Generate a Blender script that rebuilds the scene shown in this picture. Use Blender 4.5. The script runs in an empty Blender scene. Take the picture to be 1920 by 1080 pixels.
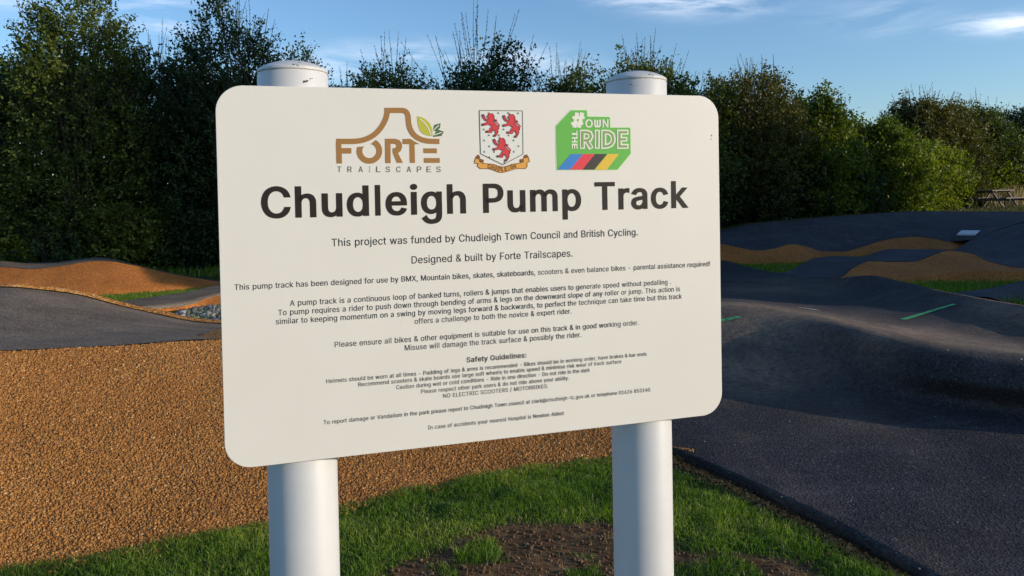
import bpy, math, random
import numpy as np
from mathutils import Vector, Matrix
from mathutils.bvhtree import BVHTree

# ------------------------------------------------------------------ camera, sky, sun, exposure
SC = bpy.context.scene
COL = SC.collection
CAM_H = 1.5
F_PX, CX, CY = 1450.0, 960.0, 400.0
RW = np.array([[0.9998169572715364, -0.019132484216299928, 0.0],
               [-0.00041315682427683437, -0.02159056786637831, 0.9997668111518035],
               [-0.019128022734342387, -0.9995838111068628, -0.0215945205863463]])
cam_d = bpy.data.cameras.new('camera')
cam = bpy.data.objects.new('camera', cam_d)
COL.objects.link(cam)
right, up, back = RW[:, 0], -RW[:, 1], -RW[:, 2]
cam.matrix_world = Matrix(((right[0], up[0], back[0], 0), (right[1], up[1], back[1], 0),
                           (right[2], up[2], back[2], CAM_H), (0, 0, 0, 1)))
cam_d.sensor_width = 36
cam_d.lens = F_PX / 1920 * 36
cam_d.shift_y = (CY - 540) / 1920
cam_d.clip_start = 0.05
cam_d.clip_end = 3000
SC.camera = cam

SUN_AZ = math.radians(108)      # clockwise from +Y (view direction) : low sun, right and slightly behind
SUN_EL = math.radians(13)
SUN = Vector((math.sin(SUN_AZ) * math.cos(SUN_EL), math.cos(SUN_AZ) * math.cos(SUN_EL), math.sin(SUN_EL)))
sl = bpy.data.lights.new('sun', 'SUN')
sl.energy = 2.85
sl.angle = math.radians(0.5)
sl.color = (1.0, 0.86, 0.68)
so = bpy.data.objects.new('sun', sl)
COL.objects.link(so)
so.rotation_euler = SUN.to_track_quat('Z', 'Y').to_euler()
so.location = (20, -5, 12)

SC.view_settings.view_transform = 'Standard'
SC.view_settings.look = 'None'
SC.view_settings.exposure = 0.44
SC.view_settings.gamma = 1.0
SKY_STRENGTH = 0.15

world = bpy.data.worlds.new('World')
SC.world = world
world.use_nodes = True
wn = world.node_tree
wn.nodes.clear()


def N(t, kind, **kw):
    n = t.nodes.new(kind)
    for k, v in kw.items():
        setattr(n, k, v)
    return n


def math_node(t, op, a=None, b=None, clamp=False):
    n = t.nodes.new('ShaderNodeMath')
    n.operation = op
    n.use_clamp = clamp
    for i, v in enumerate((a, b)):
        if v is None:
            continue
        if isinstance(v, (int, float)):
            n.inputs[i].default_value = v
        else:
            t.links.new(v, n.inputs[i])
    return n.outputs[0]


def build_sky():
    t = wn
    out = N(t, 'ShaderNodeOutputWorld')
    bg = N(t, 'ShaderNodeBackground')
    bg.inputs[1].default_value = SKY_STRENGTH
    sky = N(t, 'ShaderNodeTexSky', sky_type='NISHITA')
    sky.sun_disc = False
    sky.sun_elevation = SUN_EL
    sky.sun_rotation = SUN_AZ
    sky.air_density = 1.0
    sky.dust_density = 0.7
    sky.ozone_density = 4.0
    co = N(t, 'ShaderNodeTexCoord')
    sp = N(t, 'ShaderNodeSeparateXYZ')
    t.links.new(co.outputs['Generated'], sp.inputs[0])
    az = math_node(t, 'ARCTAN2', sp.outputs[0], sp.outputs[1])
    el = math_node(t, 'ARCSINE', sp.outputs[2])
    cb = N(t, 'ShaderNodeCombineXYZ')
    t.links.new(math_node(t, 'MULTIPLY', az, 9.0), cb.inputs[0])
    t.links.new(math_node(t, 'MULTIPLY', el, 42.0), cb.inputs[1])
    # shear the streaks a little so that they slant like wind-drawn cirrus
    nz = N(t, 'ShaderNodeTexNoise')
    nz.inputs['Scale'].default_value = 1.0
    nz.inputs['Detail'].default_value = 7
    nz.inputs['Roughness'].default_value = 0.62
    nz.inputs['Distortion'].default_value = 0.8
    t.links.new(cb.outputs[0], nz.inputs['Vector'])
    total = None
    # azimuth, elevation (degrees), half sizes, weight, slope of the streak
    for a, e, sa, se, w, k in ((13.2, 13.4, 4.2, 0.85, 0.95, -0.10), (8.0, 14.4, 3.2, 0.7, 0.7, -0.12), (33.0, 10.0, 2.4, 0.55, 1.5, -0.05),
                               (36.0, 10.2, 2.4, 0.35, 0.8, -0.05), (25.5, 11.6, 3.6, 1.3, 0.30, -0.16),
                               (-8.0, 10.5, 5.0, 0.8, 0.5, 0.0), (1.5, 9.9, 4.5, 0.9, 0.55, -0.10),
                               (-33.0, 13.5, 5.0, 1.3, 0.75, 0.05), (-24.0, 12.5, 3.0, 1.4, 0.6, 0.0), (-15.0, 9.2, 4.0, 1.0, 0.65, 0.0),
                               (60.0, 14.0, 14.0, 2.5, 0.6, 0.0), (-70.0, 16.0, 16.0, 3.0, 0.7, 0.0), (150.0, 22.0, 30.0, 5.0, 0.5, 0.0)):
        da = math_node(t, 'SUBTRACT', az, math.radians(a))
        de0 = math_node(t, 'SUBTRACT', el, math.radians(e))
        de = math_node(t, 'SUBTRACT', de0, math_node(t, 'MULTIPLY', da, k))
        qa = math_node(t, 'POWER', math_node(t, 'ABSOLUTE', math_node(t, 'DIVIDE', da, math.radians(sa))), 2.0)
        qe = math_node(t, 'POWER', math_node(t, 'ABSOLUTE', math_node(t, 'DIVIDE', de, math.radians(se))), 2.0)
        g = math_node(t, 'MULTIPLY', math_node(t, 'EXPONENT', math_node(t, 'MULTIPLY', math_node(t, 'ADD', qa, qe), -1.0)), w)
        total = g if total is None else math_node(t, 'ADD', total, g)
    mr = N(t, 'ShaderNodeMapRange')
    mr.inputs['From Min'].default_value = 0.36
    mr.inputs['From Max'].default_value = 0.66
    t.links.new(nz.outputs[0], mr.inputs['Value'])
    mask = math_node(t, 'MULTIPLY', math_node(t, 'MULTIPLY', mr.outputs[0], total), 0.75, clamp=True)
    mx = N(t, 'ShaderNodeMix', data_type='RGBA')
    t.links.new(mask, mx.inputs['Factor'])
    t.links.new(sky.outputs[0], mx.inputs['A'])
    mx.inputs['B'].default_value = CLOUD_COL
    t.links.new(mx.outputs['Result'], bg.inputs[0])
    t.links.new(bg.outputs[0], out.inputs[0])


CLOUD_COL = (6.6, 6.9, 7.6, 1)
build_sky()

# ------------------------------------------------------------------ helpers
RNG = np.random.default_rng(11)


def ray(px, py):
    return RW @ np.array([(px - CX) / F_PX, (py - CY) / F_PX, 1.0])


def at(px, py, d=None, z=None):
    """A point of the place: what the photo shows at a pixel, at the distance d (or on the height z)."""
    r = ray(px, py)
    s = d / r[1] if d is not None else (z - CAM_H) / r[2]
    return np.array([0, 0, CAM_H]) + r * s


def tag(o, label=None, cat=None, group=None, kind=None):
    if label:
        o['label'] = label
    if cat:
        o['category'] = cat
    if group:
        o['group'] = group
    if kind:
        o['kind'] = kind
    return o


def mesh_obj(name, V, Fs, mats, parent=None, smooth=False, midx=None, attr=None):
    """One mesh object. Fs: (n,k) array or list of face tuples. attr: {name: per-vertex float array}."""
    me = bpy.data.meshes.new(name)
    V = np.asarray(V, dtype=np.float32)
    if isinstance(Fs, np.ndarray):
        n, k = Fs.shape
        me.vertices.add(len(V))
        me.vertices.foreach_set('co', V.ravel())
        me.loops.add(n * k)
        me.loops.foreach_set('vertex_index', Fs.astype(np.int32).ravel())
        me.polygons.add(n)
        me.polygons.foreach_set('loop_start', np.arange(0, n * k, k, dtype=np.int32))
        try:
            me.polygons.foreach_set('loop_total', np.full(n, k, dtype=np.int32))
        except Exception:
            pass
    else:
        me.from_pydata([tuple(map(float, v)) for v in V], [], [tuple(f) for f in Fs])
    if not isinstance(mats, (list, tuple)):
        mats = [mats]
    for m in mats:
        me.materials.append(m)
    if midx is not None:
        me.polygons.foreach_set('material_index', np.asarray(midx, dtype=np.int32))
    if smooth:
        me.polygons.foreach_set('use_smooth', np.ones(len(me.polygons), dtype=bool))
    if attr:
        for k_, a in attr.items():
            at_ = me.attributes.new(k_, 'FLOAT', 'POINT')
            at_.data.foreach_set('value', np.asarray(a, dtype=np.float32))
    me.update(calc_edges=True)
    me.validate()
    o = bpy.data.objects.new(name, me)
    COL.objects.link(o)
    if parent is not None:
        o.parent = parent
    return o


def empty(name, loc, rz=0.0):
    o = bpy.data.objects.new(name, None)
    COL.objects.link(o)
    o.location = loc
    o.rotation_euler = (0, 0, rz)
    o.empty_display_size = 0.2
    return o


class MB:
    """Collects simple solids into one mesh."""
    def __init__(s):
        s.V, s.F = [], []

    def add(s, V, F):
        b = len(s.V)
        s.V += [tuple(v) for v in V]
        s.F += [tuple(i + b for i in f) for f in F]

    def beam(s, a, b, w, h, upv=(0, 0, 1), bev=0.12):
        """chamfered bar from a to b; w across, h along upv"""
        a, b = Vector(a), Vector(b)
        d = (b - a).normalized()
        u = Vector(upv)
        side = d.cross(u).normalized()
        u = side.cross(d).normalized()
        c = min(w, h) * bev
        pr = [(-w / 2 + c, -h / 2), (w / 2 - c, -h / 2), (w / 2, -h / 2 + c), (w / 2, h / 2 - c),
              (w / 2 - c, h / 2), (-w / 2 + c, h / 2), (-w / 2, h / 2 - c), (-w / 2, -h / 2 + c)]
        V = [p + side * x + u * y for p in (a, b) for x, y in pr]
        n = 8
        F = [(i, (i + 1) % n, n + (i + 1) % n, n + i) for i in range(n)] + [tuple(range(n))[::-1], tuple(range(n, 2 * n))]
        s.add(V, F)

    def build(s, name, mat, parent=None, smooth=False):
        return mesh_obj(name, s.V, s.F, mat, parent, smooth)


def vnoise(P, scale, seed=0, octaves=3):
    """value noise on an (n,2) or (n,3) array, range about -1..1"""
    P = np.asarray(P, float)
    if P.shape[1] == 2:
        P = np.c_[P, np.zeros(len(P))]
    out = np.zeros(len(P))
    amp, tot = 1.0, 0.0
    for o in range(octaves):
        q = P * scale * 2 ** o + seed * 17.13
        i = np.floor(q).astype(np.int64)
        f = q - i
        f = f * f * (3 - 2 * f)
        acc = np.zeros(len(P))
        for dx in (0, 1):
            for dy in (0, 1):
                for dz in (0, 1):
                    h = (i[:, 0] + dx) * 374761393 + (i[:, 1] + dy) * 668265263 + (i[:, 2] + dz) * 2147483647 + seed * 974634
                    h = (h ^ (h >> 13)) * 1274126177
                    h = ((h ^ (h >> 16)) & 0xffff) / 32767.5 - 1
                    acc += h * (f[:, 0] if dx else 1 - f[:, 0]) * (f[:, 1] if dy else 1 - f[:, 1]) * (f[:, 2] if dz else 1 - f[:, 2])
        out += acc * amp
        tot += amp
        amp *= 0.5
    return out / tot * 1.6


# ------------------------------------------------------------------ materials
def mat(name):
    m = bpy.data.materials.new(name)
    m.use_nodes = True
    t = m.node_tree
    b = t.nodes['Principled BSDF']
    return m, t, b


def noise(t, vec, scale, detail=4, rough=0.55, dist=0.0):
    n = N(t, 'ShaderNodeTexNoise')
    n.inputs['Scale'].default_value = scale
    n.inputs['Detail'].default_value = detail
    n.inputs['Roughness'].default_value = rough
    n.inputs['Distortion'].default_value = dist
    if vec is not None:
        t.links.new(vec, n.inputs['Vector'])
    return n.outputs[0]


def ramp(t, fac, stops):
    r = N(t, 'ShaderNodeValToRGB')
    el = r.color_ramp.elements
    while len(el) > 1:
        el.remove(el[-1])
    el[0].position = stops[0][0]
    el[0].color = (*stops[0][1], 1)
    for p, c in stops[1:]:
        e = el.new(p)
        e.color = (*c, 1)
    t.links.new(fac, r.inputs[0])
    return r.outputs[0]


def mixc(t, fac, a, b):
    m = N(t, 'ShaderNodeMix', data_type='RGBA')
    for s, v in (('Factor', fac), ('A', a), ('B', b)):
        if isinstance(v, (int, float)):
            m.inputs[s].default_value = v
        elif isinstance(v, tuple):
            m.inputs[s].default_value = (*v, 1)
        else:
            t.links.new(v, m.inputs[s])
    return m.outputs['Result']


def maprange(t, v, a, b, c=0.0, d=1.0):
    m = N(t, 'ShaderNodeMapRange')
    for s, x in (('From Min', a), ('From Max', b), ('To Min', c), ('To Max', d)):
        m.inputs[s].default_value = x
    t.links.new(v, m.inputs['Value'])
    return m.outputs[0]


def objco(t):
    return N(t, 'ShaderNodeTexCoord').outputs['Object']


def bump(t, b, h, strength, dist):
    n = N(t, 'ShaderNodeBump')
    n.inputs['Strength'].default_value = strength
    n.inputs['Distance'].default_value = dist
    t.links.new(h, n.inputs['Height'])
    t.links.new(n.outputs[0], b.inputs['Normal'])


def voronoi(t, vec, scale, out='Color', feature='F1'):
    v = N(t, 'ShaderNodeTexVoronoi', feature=feature)
    v.inputs['Scale'].default_value = scale
    t.links.new(vec, v.inputs['Vector'])
    return v


def asphalt_mat(name, tone, dust_sun_col, dust_lo, dust_hi, dust_scale=0.55):
    m, t, b = mat(name)
    co = objco(t)
    v = voronoi(t, co, 95)
    sp = N(t, 'ShaderNodeSeparateColor')
    t.links.new(v.outputs['Color'], sp.inputs[0])
    base = ramp(t, sp.outputs[0], [(0.0, tuple(x * 0.45 for x in tone)), (0.55, tone), (0.86, tuple(x * 1.35 for x in tone)),
                                   (0.96, tuple(x * 1.7 for x in tone)), (1.0, tuple(x * 2.6 for x in tone))])
    # dust that riders and rain leave in drifts, plus painted sunlight on the crest
    mp = N(t, 'ShaderNodeMapping')
    mp.inputs['Scale'].default_value = (1.0, 0.6, 0.6)
    mp.inputs['Rotation'].default_value = (0, 0, 0.5)
    t.links.new(co, mp.inputs[0])
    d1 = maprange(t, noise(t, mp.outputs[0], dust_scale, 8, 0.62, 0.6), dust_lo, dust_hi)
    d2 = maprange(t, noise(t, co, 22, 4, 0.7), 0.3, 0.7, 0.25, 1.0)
    da = N(t, 'ShaderNodeAttribute', attribute_name='dust_and_sun').outputs['Fac']
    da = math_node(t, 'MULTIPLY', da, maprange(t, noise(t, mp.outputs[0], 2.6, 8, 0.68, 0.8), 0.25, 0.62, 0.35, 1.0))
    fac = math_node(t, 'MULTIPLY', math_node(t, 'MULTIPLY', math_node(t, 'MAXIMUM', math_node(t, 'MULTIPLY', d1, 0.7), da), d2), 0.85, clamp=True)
    c = mixc(t, fac, base, dust_sun_col)
    # long pale scuffs along the riding line
    m2 = N(t, 'ShaderNodeMapping')
    m2.inputs['Scale'].default_value = (0.55, 3.2, 1.0)
    m2.inputs['Rotation'].default_value = (0, 0, -0.35)
    t.links.new(co, m2.inputs[0])
    st = maprange(t, noise(t, m2.outputs[0], 1.5, 9, 0.66, 0.5), 0.52, 0.74, 0.0, 0.55)
    st = math_node(t, 'MULTIPLY', st, d2)
    c = mixc(t, st, c, tuple(x * 2.6 for x in tone))
    big = maprange(t, noise(t, co, 1.7, 5, 0.6), 0.3, 0.7, 0.72, 1.25)
    mul = N(t, 'ShaderNodeVectorMath', operation='SCALE')
    t.links.new(c, mul.inputs[0])
    t.links.new(big, mul.inputs['Scale'])
    t.links.new(mul.outputs[0], b.inputs['Base Color'])
    b.inputs['Roughness'].default_value = 0.82
    b.inputs['Specular IOR Level'].default_value = 0.22
    h = math_node(t, 'ADD', v.outputs['Distance'], math_node(t, 'MULTIPLY', noise(t, co, 30, 3), 1.2))
    bump(t, b, h, 0.55, 0.006)
    return m


def gravel_mat(name, stops, scale, depth):
    m, t, b = mat(name)
    co = objco(t)
    v = voronoi(t, co, scale)
    sp = N(t, 'ShaderNodeSeparateColor')
    t.links.new(v.outputs['Color'], sp.inputs[0])
    c = ramp(t, sp.outputs[1], stops)
    big = maprange(t, noise(t, co, 1.2, 5, 0.6), 0.3, 0.7, 0.8, 1.15)
    mul = N(t, 'ShaderNodeVectorMath', operation='SCALE')
    t.links.new(c, mul.inputs[0])
    t.links.new(big, mul.inputs['Scale'])
    t.links.new(mul.outputs[0], b.inputs['Base Color'])
    b.inputs['Roughness'].default_value = 0.85
    b.inputs['Specular IOR Level'].default_value = 0.2
    h = math_node(t, 'SUBTRACT', 1.0, v.outputs['Distance'])
    bump(t, b, h, 0.8, depth)
    return m


def leaf_mat(name, stops, trans=0.35, rough=0.5):
    m, t, b = mat(name)
    a = N(t, 'ShaderNodeAttribute', attribute_name='tint')
    c = ramp(t, a.outputs['Fac'], stops)
    t.links.new(c, b.inputs['Base Color'])
    b.inputs['Roughness'].default_value = rough
    b.inputs['Specular IOR Level'].default_value = 0.3
    tr = N(t, 'ShaderNodeBsdfTranslucent')
    hs = N(t, 'ShaderNodeHueSaturation')
    hs.inputs['Saturation'].default_value = 1.15
    hs.inputs['Value'].default_value = 1.25
    t.links.new(c, hs.inputs['Color'])
    t.links.new(hs.outputs[0], tr.inputs[0])
    mx = N(t, 'ShaderNodeMixShader')
    mx.inputs[0].default_value = trans
    t.links.new(b.outputs[0], mx.inputs[1])
    t.links.new(tr.outputs[0], mx.inputs[2])
    t.links.new(mx.outputs[0], t.nodes['Material Output'].inputs[0])
    return m


def plain(name, col, rough=0.5, spec=0.5):
    m, t, b = mat(name)
    b.inputs['Base Color'].default_value = (*col, 1)
    b.inputs['Roughness'].default_value = rough
    b.inputs['Specular IOR Level'].default_value = spec
    return m


def srgb(r, g, b):
    f = lambda c: (c / 255) / 12.92 if c <= 10 else ((c / 255 + 0.055) / 1.055) ** 2.4
    return (f(r), f(g), f(b))


ORANGE = [(0.0, (0.12, 0.048, 0.015)), (0.3, (0.25, 0.107, 0.028)), (0.6, (0.36, 0.162, 0.042)),
          (0.85, (0.47, 0.23, 0.062)), (1.0, (0.60, 0.40, 0.19))]
M_ASPH = asphalt_mat('asphalt', (0.035, 0.0315, 0.034), (0.46, 0.32, 0.20), 0.52, 0.80)  # the pale warm tint also colours in the sunlit crest
M_ASPH_OLD = asphalt_mat('worn_asphalt', (0.145, 0.112, 0.083), (0.30, 0.235, 0.165), 0.40, 0.75)
M_ASPH_FAR = asphalt_mat('far_asphalt', (0.058, 0.055, 0.060), (0.18, 0.15, 0.12), 0.56, 0.82, 0.3)
M_GRAVEL = gravel_mat('orange_gravel', ORANGE, 90, 0.010)
M_GRAVEL_FAR = gravel_mat('far_orange_gravel', [(0.0, (0.20, 0.058, 0.015)), (0.5, (0.47, 0.152, 0.030)), (1.0, (0.64, 0.26, 0.065))], 100, 0.006)
M_STONEBED = gravel_mat('grey_stone', [(0, (0.03, 0.03, 0.03)), (0.7, (0.09, 0.09, 0.09)), (1, (0.25, 0.24, 0.22))], 22, 0.03)


def stone_attr_mat(name, stops):
    m, t, b = mat(name)
    a = N(t, 'ShaderNodeAttribute', attribute_name='tint')
    t.links.new(ramp(t, a.outputs['Fac'], stops), b.inputs['Base Color'])
    b.inputs['Roughness'].default_value = 0.7
    b.inputs['Specular IOR Level'].default_value = 0.3
    return m


M_PEBBLE = stone_attr_mat('gravel_stone', ORANGE)
M_GREYSTONE = stone_attr_mat('pale_stone', [(0, (0.06, 0.058, 0.055)), (0.6, (0.16, 0.15, 0.14)), (1, (0.55, 0.52, 0.46))])


def soil_mat():
    m, t, b = mat('soil_and_turf')
    co = objco(t)
    c = ramp(t, noise(t, co, 9, 8, 0.7), [(0.3, (0.070, 0.036, 0.017)), (0.5, (0.150, 0.082, 0.040)), (0.72, (0.27, 0.165, 0.088))])
    g = ramp(t, noise(t, co, 14, 5, 0.7), [(0.3, (0.02, 0.038, 0.009)), (0.7, (0.07, 0.11, 0.03))])
    a = N(t, 'ShaderNodeAttribute', attribute_name='turf')
    t.links.new(mixc(t, a.outputs['Fac'], c, g), b.inputs['Base Color'])
    b.inputs['Roughness'].default_value = 0.95
    b.inputs['Specular IOR Level'].default_value = 0.1
    bump(t, b, noise(t, co, 45, 6, 0.7), 0.9, 0.02)
    return m


def ground_mat():
    m, t, b = mat('rough_grass_ground')
    co = objco(t)
    c = ramp(t, noise(t, co, 3.0, 8, 0.7), [(0.3, (0.03, 0.045, 0.012)), (0.55, (0.065, 0.085, 0.025)), (0.75, (0.13, 0.11, 0.05))])
    t.links.new(c, b.inputs['Base Color'])
    b.inputs['Roughness'].default_value = 0.95
    b.inputs['Specular IOR Level'].default_value = 0.1
    bump(t, b, noise(t, co, 18, 5, 0.7), 0.8, 0.05)
    return m


M_SOIL = soil_mat()
M_GROUND = ground_mat()
M_GRASS = leaf_mat('grass_blade', [(0, (0.055, 0.115, 0.016)), (0.45, (0.155, 0.265, 0.034)), (0.85, (0.32, 0.40, 0.06)), (1.0, (0.46, 0.40, 0.18))], 0.5, 0.45)
M_OLIVEGRASS = leaf_mat('olive_grass_blade', [(0, (0.035, 0.050, 0.012)), (0.5, (0.095, 0.100, 0.030)), (0.9, (0.17, 0.155, 0.055)), (1, (0.36, 0.30, 0.14))], 0.3, 0.6)
M_STRAW = leaf_mat('straw_blade', [(0, (0.07, 0.055, 0.025)), (0.6, (0.17, 0.14, 0.065)), (1, (0.30, 0.25, 0.13))], 0.2, 0.7)
M_DRYGRASS = leaf_mat('dry_grass_blade', [(0, (0.28, 0.22, 0.10)), (1, (0.62, 0.52, 0.30))], 0.3, 0.6)
LEAF = {
    'dark': leaf_mat('dark_leaf', [(0, (0.011, 0.026, 0.008)), (0.5, (0.030, 0.058, 0.015)), (1, (0.085, 0.130, 0.030))], 0.25),
    'olive': leaf_mat('olive_leaf', [(0, (0.020, 0.040, 0.009)), (0.5, (0.088, 0.122, 0.020)), (1, (0.25, 0.26, 0.040))], 0.3),
    'brown': leaf_mat('bronze_leaf', [(0, (0.027, 0.035, 0.009)), (0.5, (0.112, 0.112, 0.024)), (1, (0.27, 0.22, 0.042))], 0.28),
    'bright': leaf_mat('fresh_leaf', [(0, (0.036, 0.066, 0.009)), (0.5, (0.150, 0.200, 0.026)), (1, (0.38, 0.39, 0.06))], 0.38),
}


def bark_mat():
    m, t, b = mat('hedge_bark')
    co = objco(t)
    t.links.new(ramp(t, noise(t, co, 20, 5), [(0.3, (0.025, 0.018, 0.012)), (0.7, (0.085, 0.065, 0.045))]), b.inputs['Base Color'])
    b.inputs['Roughness'].default_value = 0.9
    return m


M_BARK = bark_mat()


def paint_mat(name, col, dirt=0.10, spots=None):
    m, t, b = mat(name)
    co = objco(t)
    n = maprange(t, noise(t, co, 7, 7, 0.65), 0.40, 0.75, 0.0, dirt)
    c = mixc(t, n, col, tuple(x * y for x, y in zip(col, (0.55, 0.52, 0.45))))
    if spots:
        sp = maprange(t, noise(t, co, 60, 3, 0.6), spots, spots + 0.04)
        c = mixc(t, sp, c, (0.10, 0.10, 0.085))
    t.links.new(c, b.inputs['Base Color'])
    b.inputs['Roughness'].default_value = 0.42
    bump(t, b, noise(t, co, 90, 4), 0.06, 0.002)
    return m


M_POST = paint_mat('white_post_paint', (0.59, 0.59, 0.59), 0.14)
M_CAP = paint_mat('white_cap_paint', (0.62, 0.62, 0.62), 0.30, 0.68)
M_BOARD = paint_mat('white_board_face', (0.755, 0.725, 0.665), 0.07)
M_BLACK = plain('black_print', srgb(40, 31, 28), 0.6, 0.3)
M_INK = plain('small_print', srgb(34, 31, 31), 0.6, 0.3)
M_WHITEPANEL = paint_mat('white_panel', (0.78, 0.78, 0.80), 0.1)


def worn_paint(name, col):
    m, t, b = mat(name)
    w = maprange(t, noise(t, objco(t), 38, 6, 0.7), 0.36, 0.56)
    t.links.new(mixc(t, w, (0.04, 0.045, 0.045), col), b.inputs['Base Color'])
    b.inputs['Roughness'].default_value = 0.7
    return m

# ------------------------------------------------------------------ the pump track (lofted between longitudinal lines)
def hermite(xs, ys, x):
    """smooth non-overshooting interpolation (Fritsch-Carlson)"""
    xs, ys = np.asarray(xs, float), np.asarray(ys, float)
    h = np.diff(xs)
    dl = np.diff(ys) / h
    m = np.empty(len(xs))
    m[0], m[-1] = dl[0], dl[-1]
    for i in range(1, len(xs) - 1):
        if dl[i - 1] * dl[i] <= 0:
            m[i] = 0
        else:
            w1, w2 = 2 * h[i] + h[i - 1], h[i] + 2 * h[i - 1]
            m[i] = (w1 + w2) / (w1 / dl[i - 1] + w2 / dl[i])
    x = np.clip(x, xs[0], xs[-1])
    i = np.clip(np.searchsorted(xs, x) - 1, 0, len(h) - 1)
    t = (x - xs[i]) / h[i]
    return ((1 + 2 * t) * (1 - t) ** 2 * ys[i] + t * (1 - t) ** 2 * h[i] * m[i]
            + t * t * (3 - 2 * t) * ys[i + 1] + t * t * (t - 1) * h[i] * m[i + 1])


def line3(row, us):
    pts = [(p[0], p[1], p[2] if p[2] > 2 else at(p[0], p[1], z=p[2])[1]) for p in row]
    xs = [p[0] for p in pts]
    py = hermite(xs, [p[1] for p in pts], us)
    w = hermite(xs, [1 / p[2] for p in pts], us)
    return np.array([at(u, y, d=1 / k) for u, y, k in zip(us, py, w)])


def loft(name, rows, span, material, nu=160, nv=8, linear=False, rough=0.0, skirt_near=0.0, skirt_far=0.0, rscale=2.0, kind='structure', dust_and_sun=None):
    us = np.linspace(span[0], span[1], nu)
    R = [line3(r, us) if isinstance(r, list) else r for r in rows]
    G = []
    k = len(R)
    for j in range(k - 1):
        p1, p2 = R[j], R[j + 1]
        p0 = R[j - 1] if j else 2 * p1 - p2
        p3 = R[j + 2] if j + 2 < k else 2 * p2 - p1
        for q in range(nv):
            t = q / nv
            if linear:
                G.append(p1 * (1 - t) + p2 * t)
            else:
                m1, m2 = (p2 - p0) * 0.42, (p3 - p1) * 0.42
                G.append((2 * t ** 3 - 3 * t ** 2 + 1) * p1 + (t ** 3 - 2 * t ** 2 + t) * m1 + (-2 * t ** 3 + 3 * t ** 2) * p2 + (t ** 3 - t ** 2) * m2)
    G.append(R[-1])
    G = np.array(G)
    if rough:
        sh = G.shape
        n = vnoise(G.reshape(-1, 3)[:, :2], rscale, seed=len(name), octaves=4).reshape(sh[:2])
        fade = np.minimum(1, np.minimum(np.arange(sh[0]), np.arange(sh[0])[::-1]) / 3.0)[:, None]
        G[:, :, 2] += n * rough * (0.25 + 0.75 * fade)
    core = G
    if skirt_near:
        a = G[0].copy()
        a[:, 2] -= skirt_near
        a[:, :2] += skirt_near * np.array([0.55, 0.45])
        G = np.concatenate([a[None], G])
    if skirt_far:
        a = G[-1].copy()
        a[:, 2] -= skirt_far
        a[:, 1] += skirt_far * 0.8
        G = np.concatenate([G, a[None]])
    nr = G.shape[0]
    i = np.arange(nr - 1)[:, None] * nu + np.arange(nu - 1)[None]
    F = np.stack([i, i + 1, i + nu + 1, i + nu], -1).reshape(-1, 4)
    o = mesh_obj(name, G.reshape(-1, 3), F, material, smooth=True)
    if kind:
        tag(o, kind=kind)
    if dust_and_sun is not None:
        o.data.attributes.new('dust_and_sun', 'FLOAT', 'POINT').data.foreach_set('value', dust_and_sun(G.reshape(-1, 3)).astype(np.float32))
    return o, core


def bvh_of(G):
    nr, nu = G.shape[:2]
    i = np.arange(nr - 1)[:, None] * nu + np.arange(nu - 1)[None]
    F = np.stack([i, i + 1, i + nu + 1, i + nu], -1).reshape(-1, 4)
    return BVHTree.FromPolygons([Vector(v) for v in G.reshape(-1, 3)], F.tolist())


def hit(bvh, px, py):
    r = Vector(ray(px, py)).normalized()
    p, n, _, _ = bvh.ray_cast(Vector((0, 0, CAM_H)), r)
    return p, n


# base ground: one sheet out to the horizon, rising gently behind the track
def ground_z(x, y):
    t = np.clip((y - 18.5) / 12.5, 0, 1)
    return -0.06 + 0.70 * t * t * (3 - 2 * t) * np.clip((x + 6) / 16, 0.25, 1.0) + 0.02 * np.sin(x * 0.7 + 1) * np.sin(y * 0.5)


gx = np.concatenate([[-900, -300, -120, -60], np.linspace(-40, 60, 101), [90, 160, 400, 900]])
gy = np.concatenate([[-900, -300, -100, -40, -15], np.linspace(-6, 60, 100), [80, 130, 250, 500, 1500]])
GX, GY = np.meshgrid(gx, gy)
gz = ground_z(GX, GY)
V = np.stack([GX, GY, gz], -1).reshape(-1, 3)
i = np.arange(len(gy) - 1)[:, None] * len(gx) + np.arange(len(gx) - 1)[None]
ground = mesh_obj('ground', V, np.stack([i, i + 1, i + len(gx) + 1, i + len(gx)], -1).reshape(-1, 4), M_GROUND, smooth=True)
tag(ground, kind='structure')


# the turf and bare soil round the sign
BASE_ROW = [(-700, 1260, 0.0), (-300, 1140, 0.0), (0, 1064, 0.0), (250, 1024, 0.0), (500, 978, 0.0), (640, 946, 0.0), (800, 906, 0.0),
            (1000, 868, 0.0), (1150, 855, 0.0), (1300, 853, 0.0)]
EDGE_ROW = [(700, 668, 5.5), (1000, 745, 5.2), (1200, 822, 0.05), (1285, 852, 0.045), (1500, 950, 0.045), (1710, 1062, 0.045), (1920, 1182, 0.045), (2250, 1370, 0.045)]


us_b = np.linspace(-700, 1300, 300)
base_line = line3(BASE_ROW, us_b)
edge_line = line3(EDGE_ROW, np.linspace(700, 2250, 300))
edge_line = edge_line[edge_line[:, 1] < 5.0]


def turf_z(x, y):
    P = np.c_[np.ravel(x), np.ravel(y)]
    z = 0.014 * vnoise(P, 1.3, 3, 4) + 0.006 * vnoise(P, 9, 5, 2)
    return z.reshape(np.shape(x))


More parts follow.
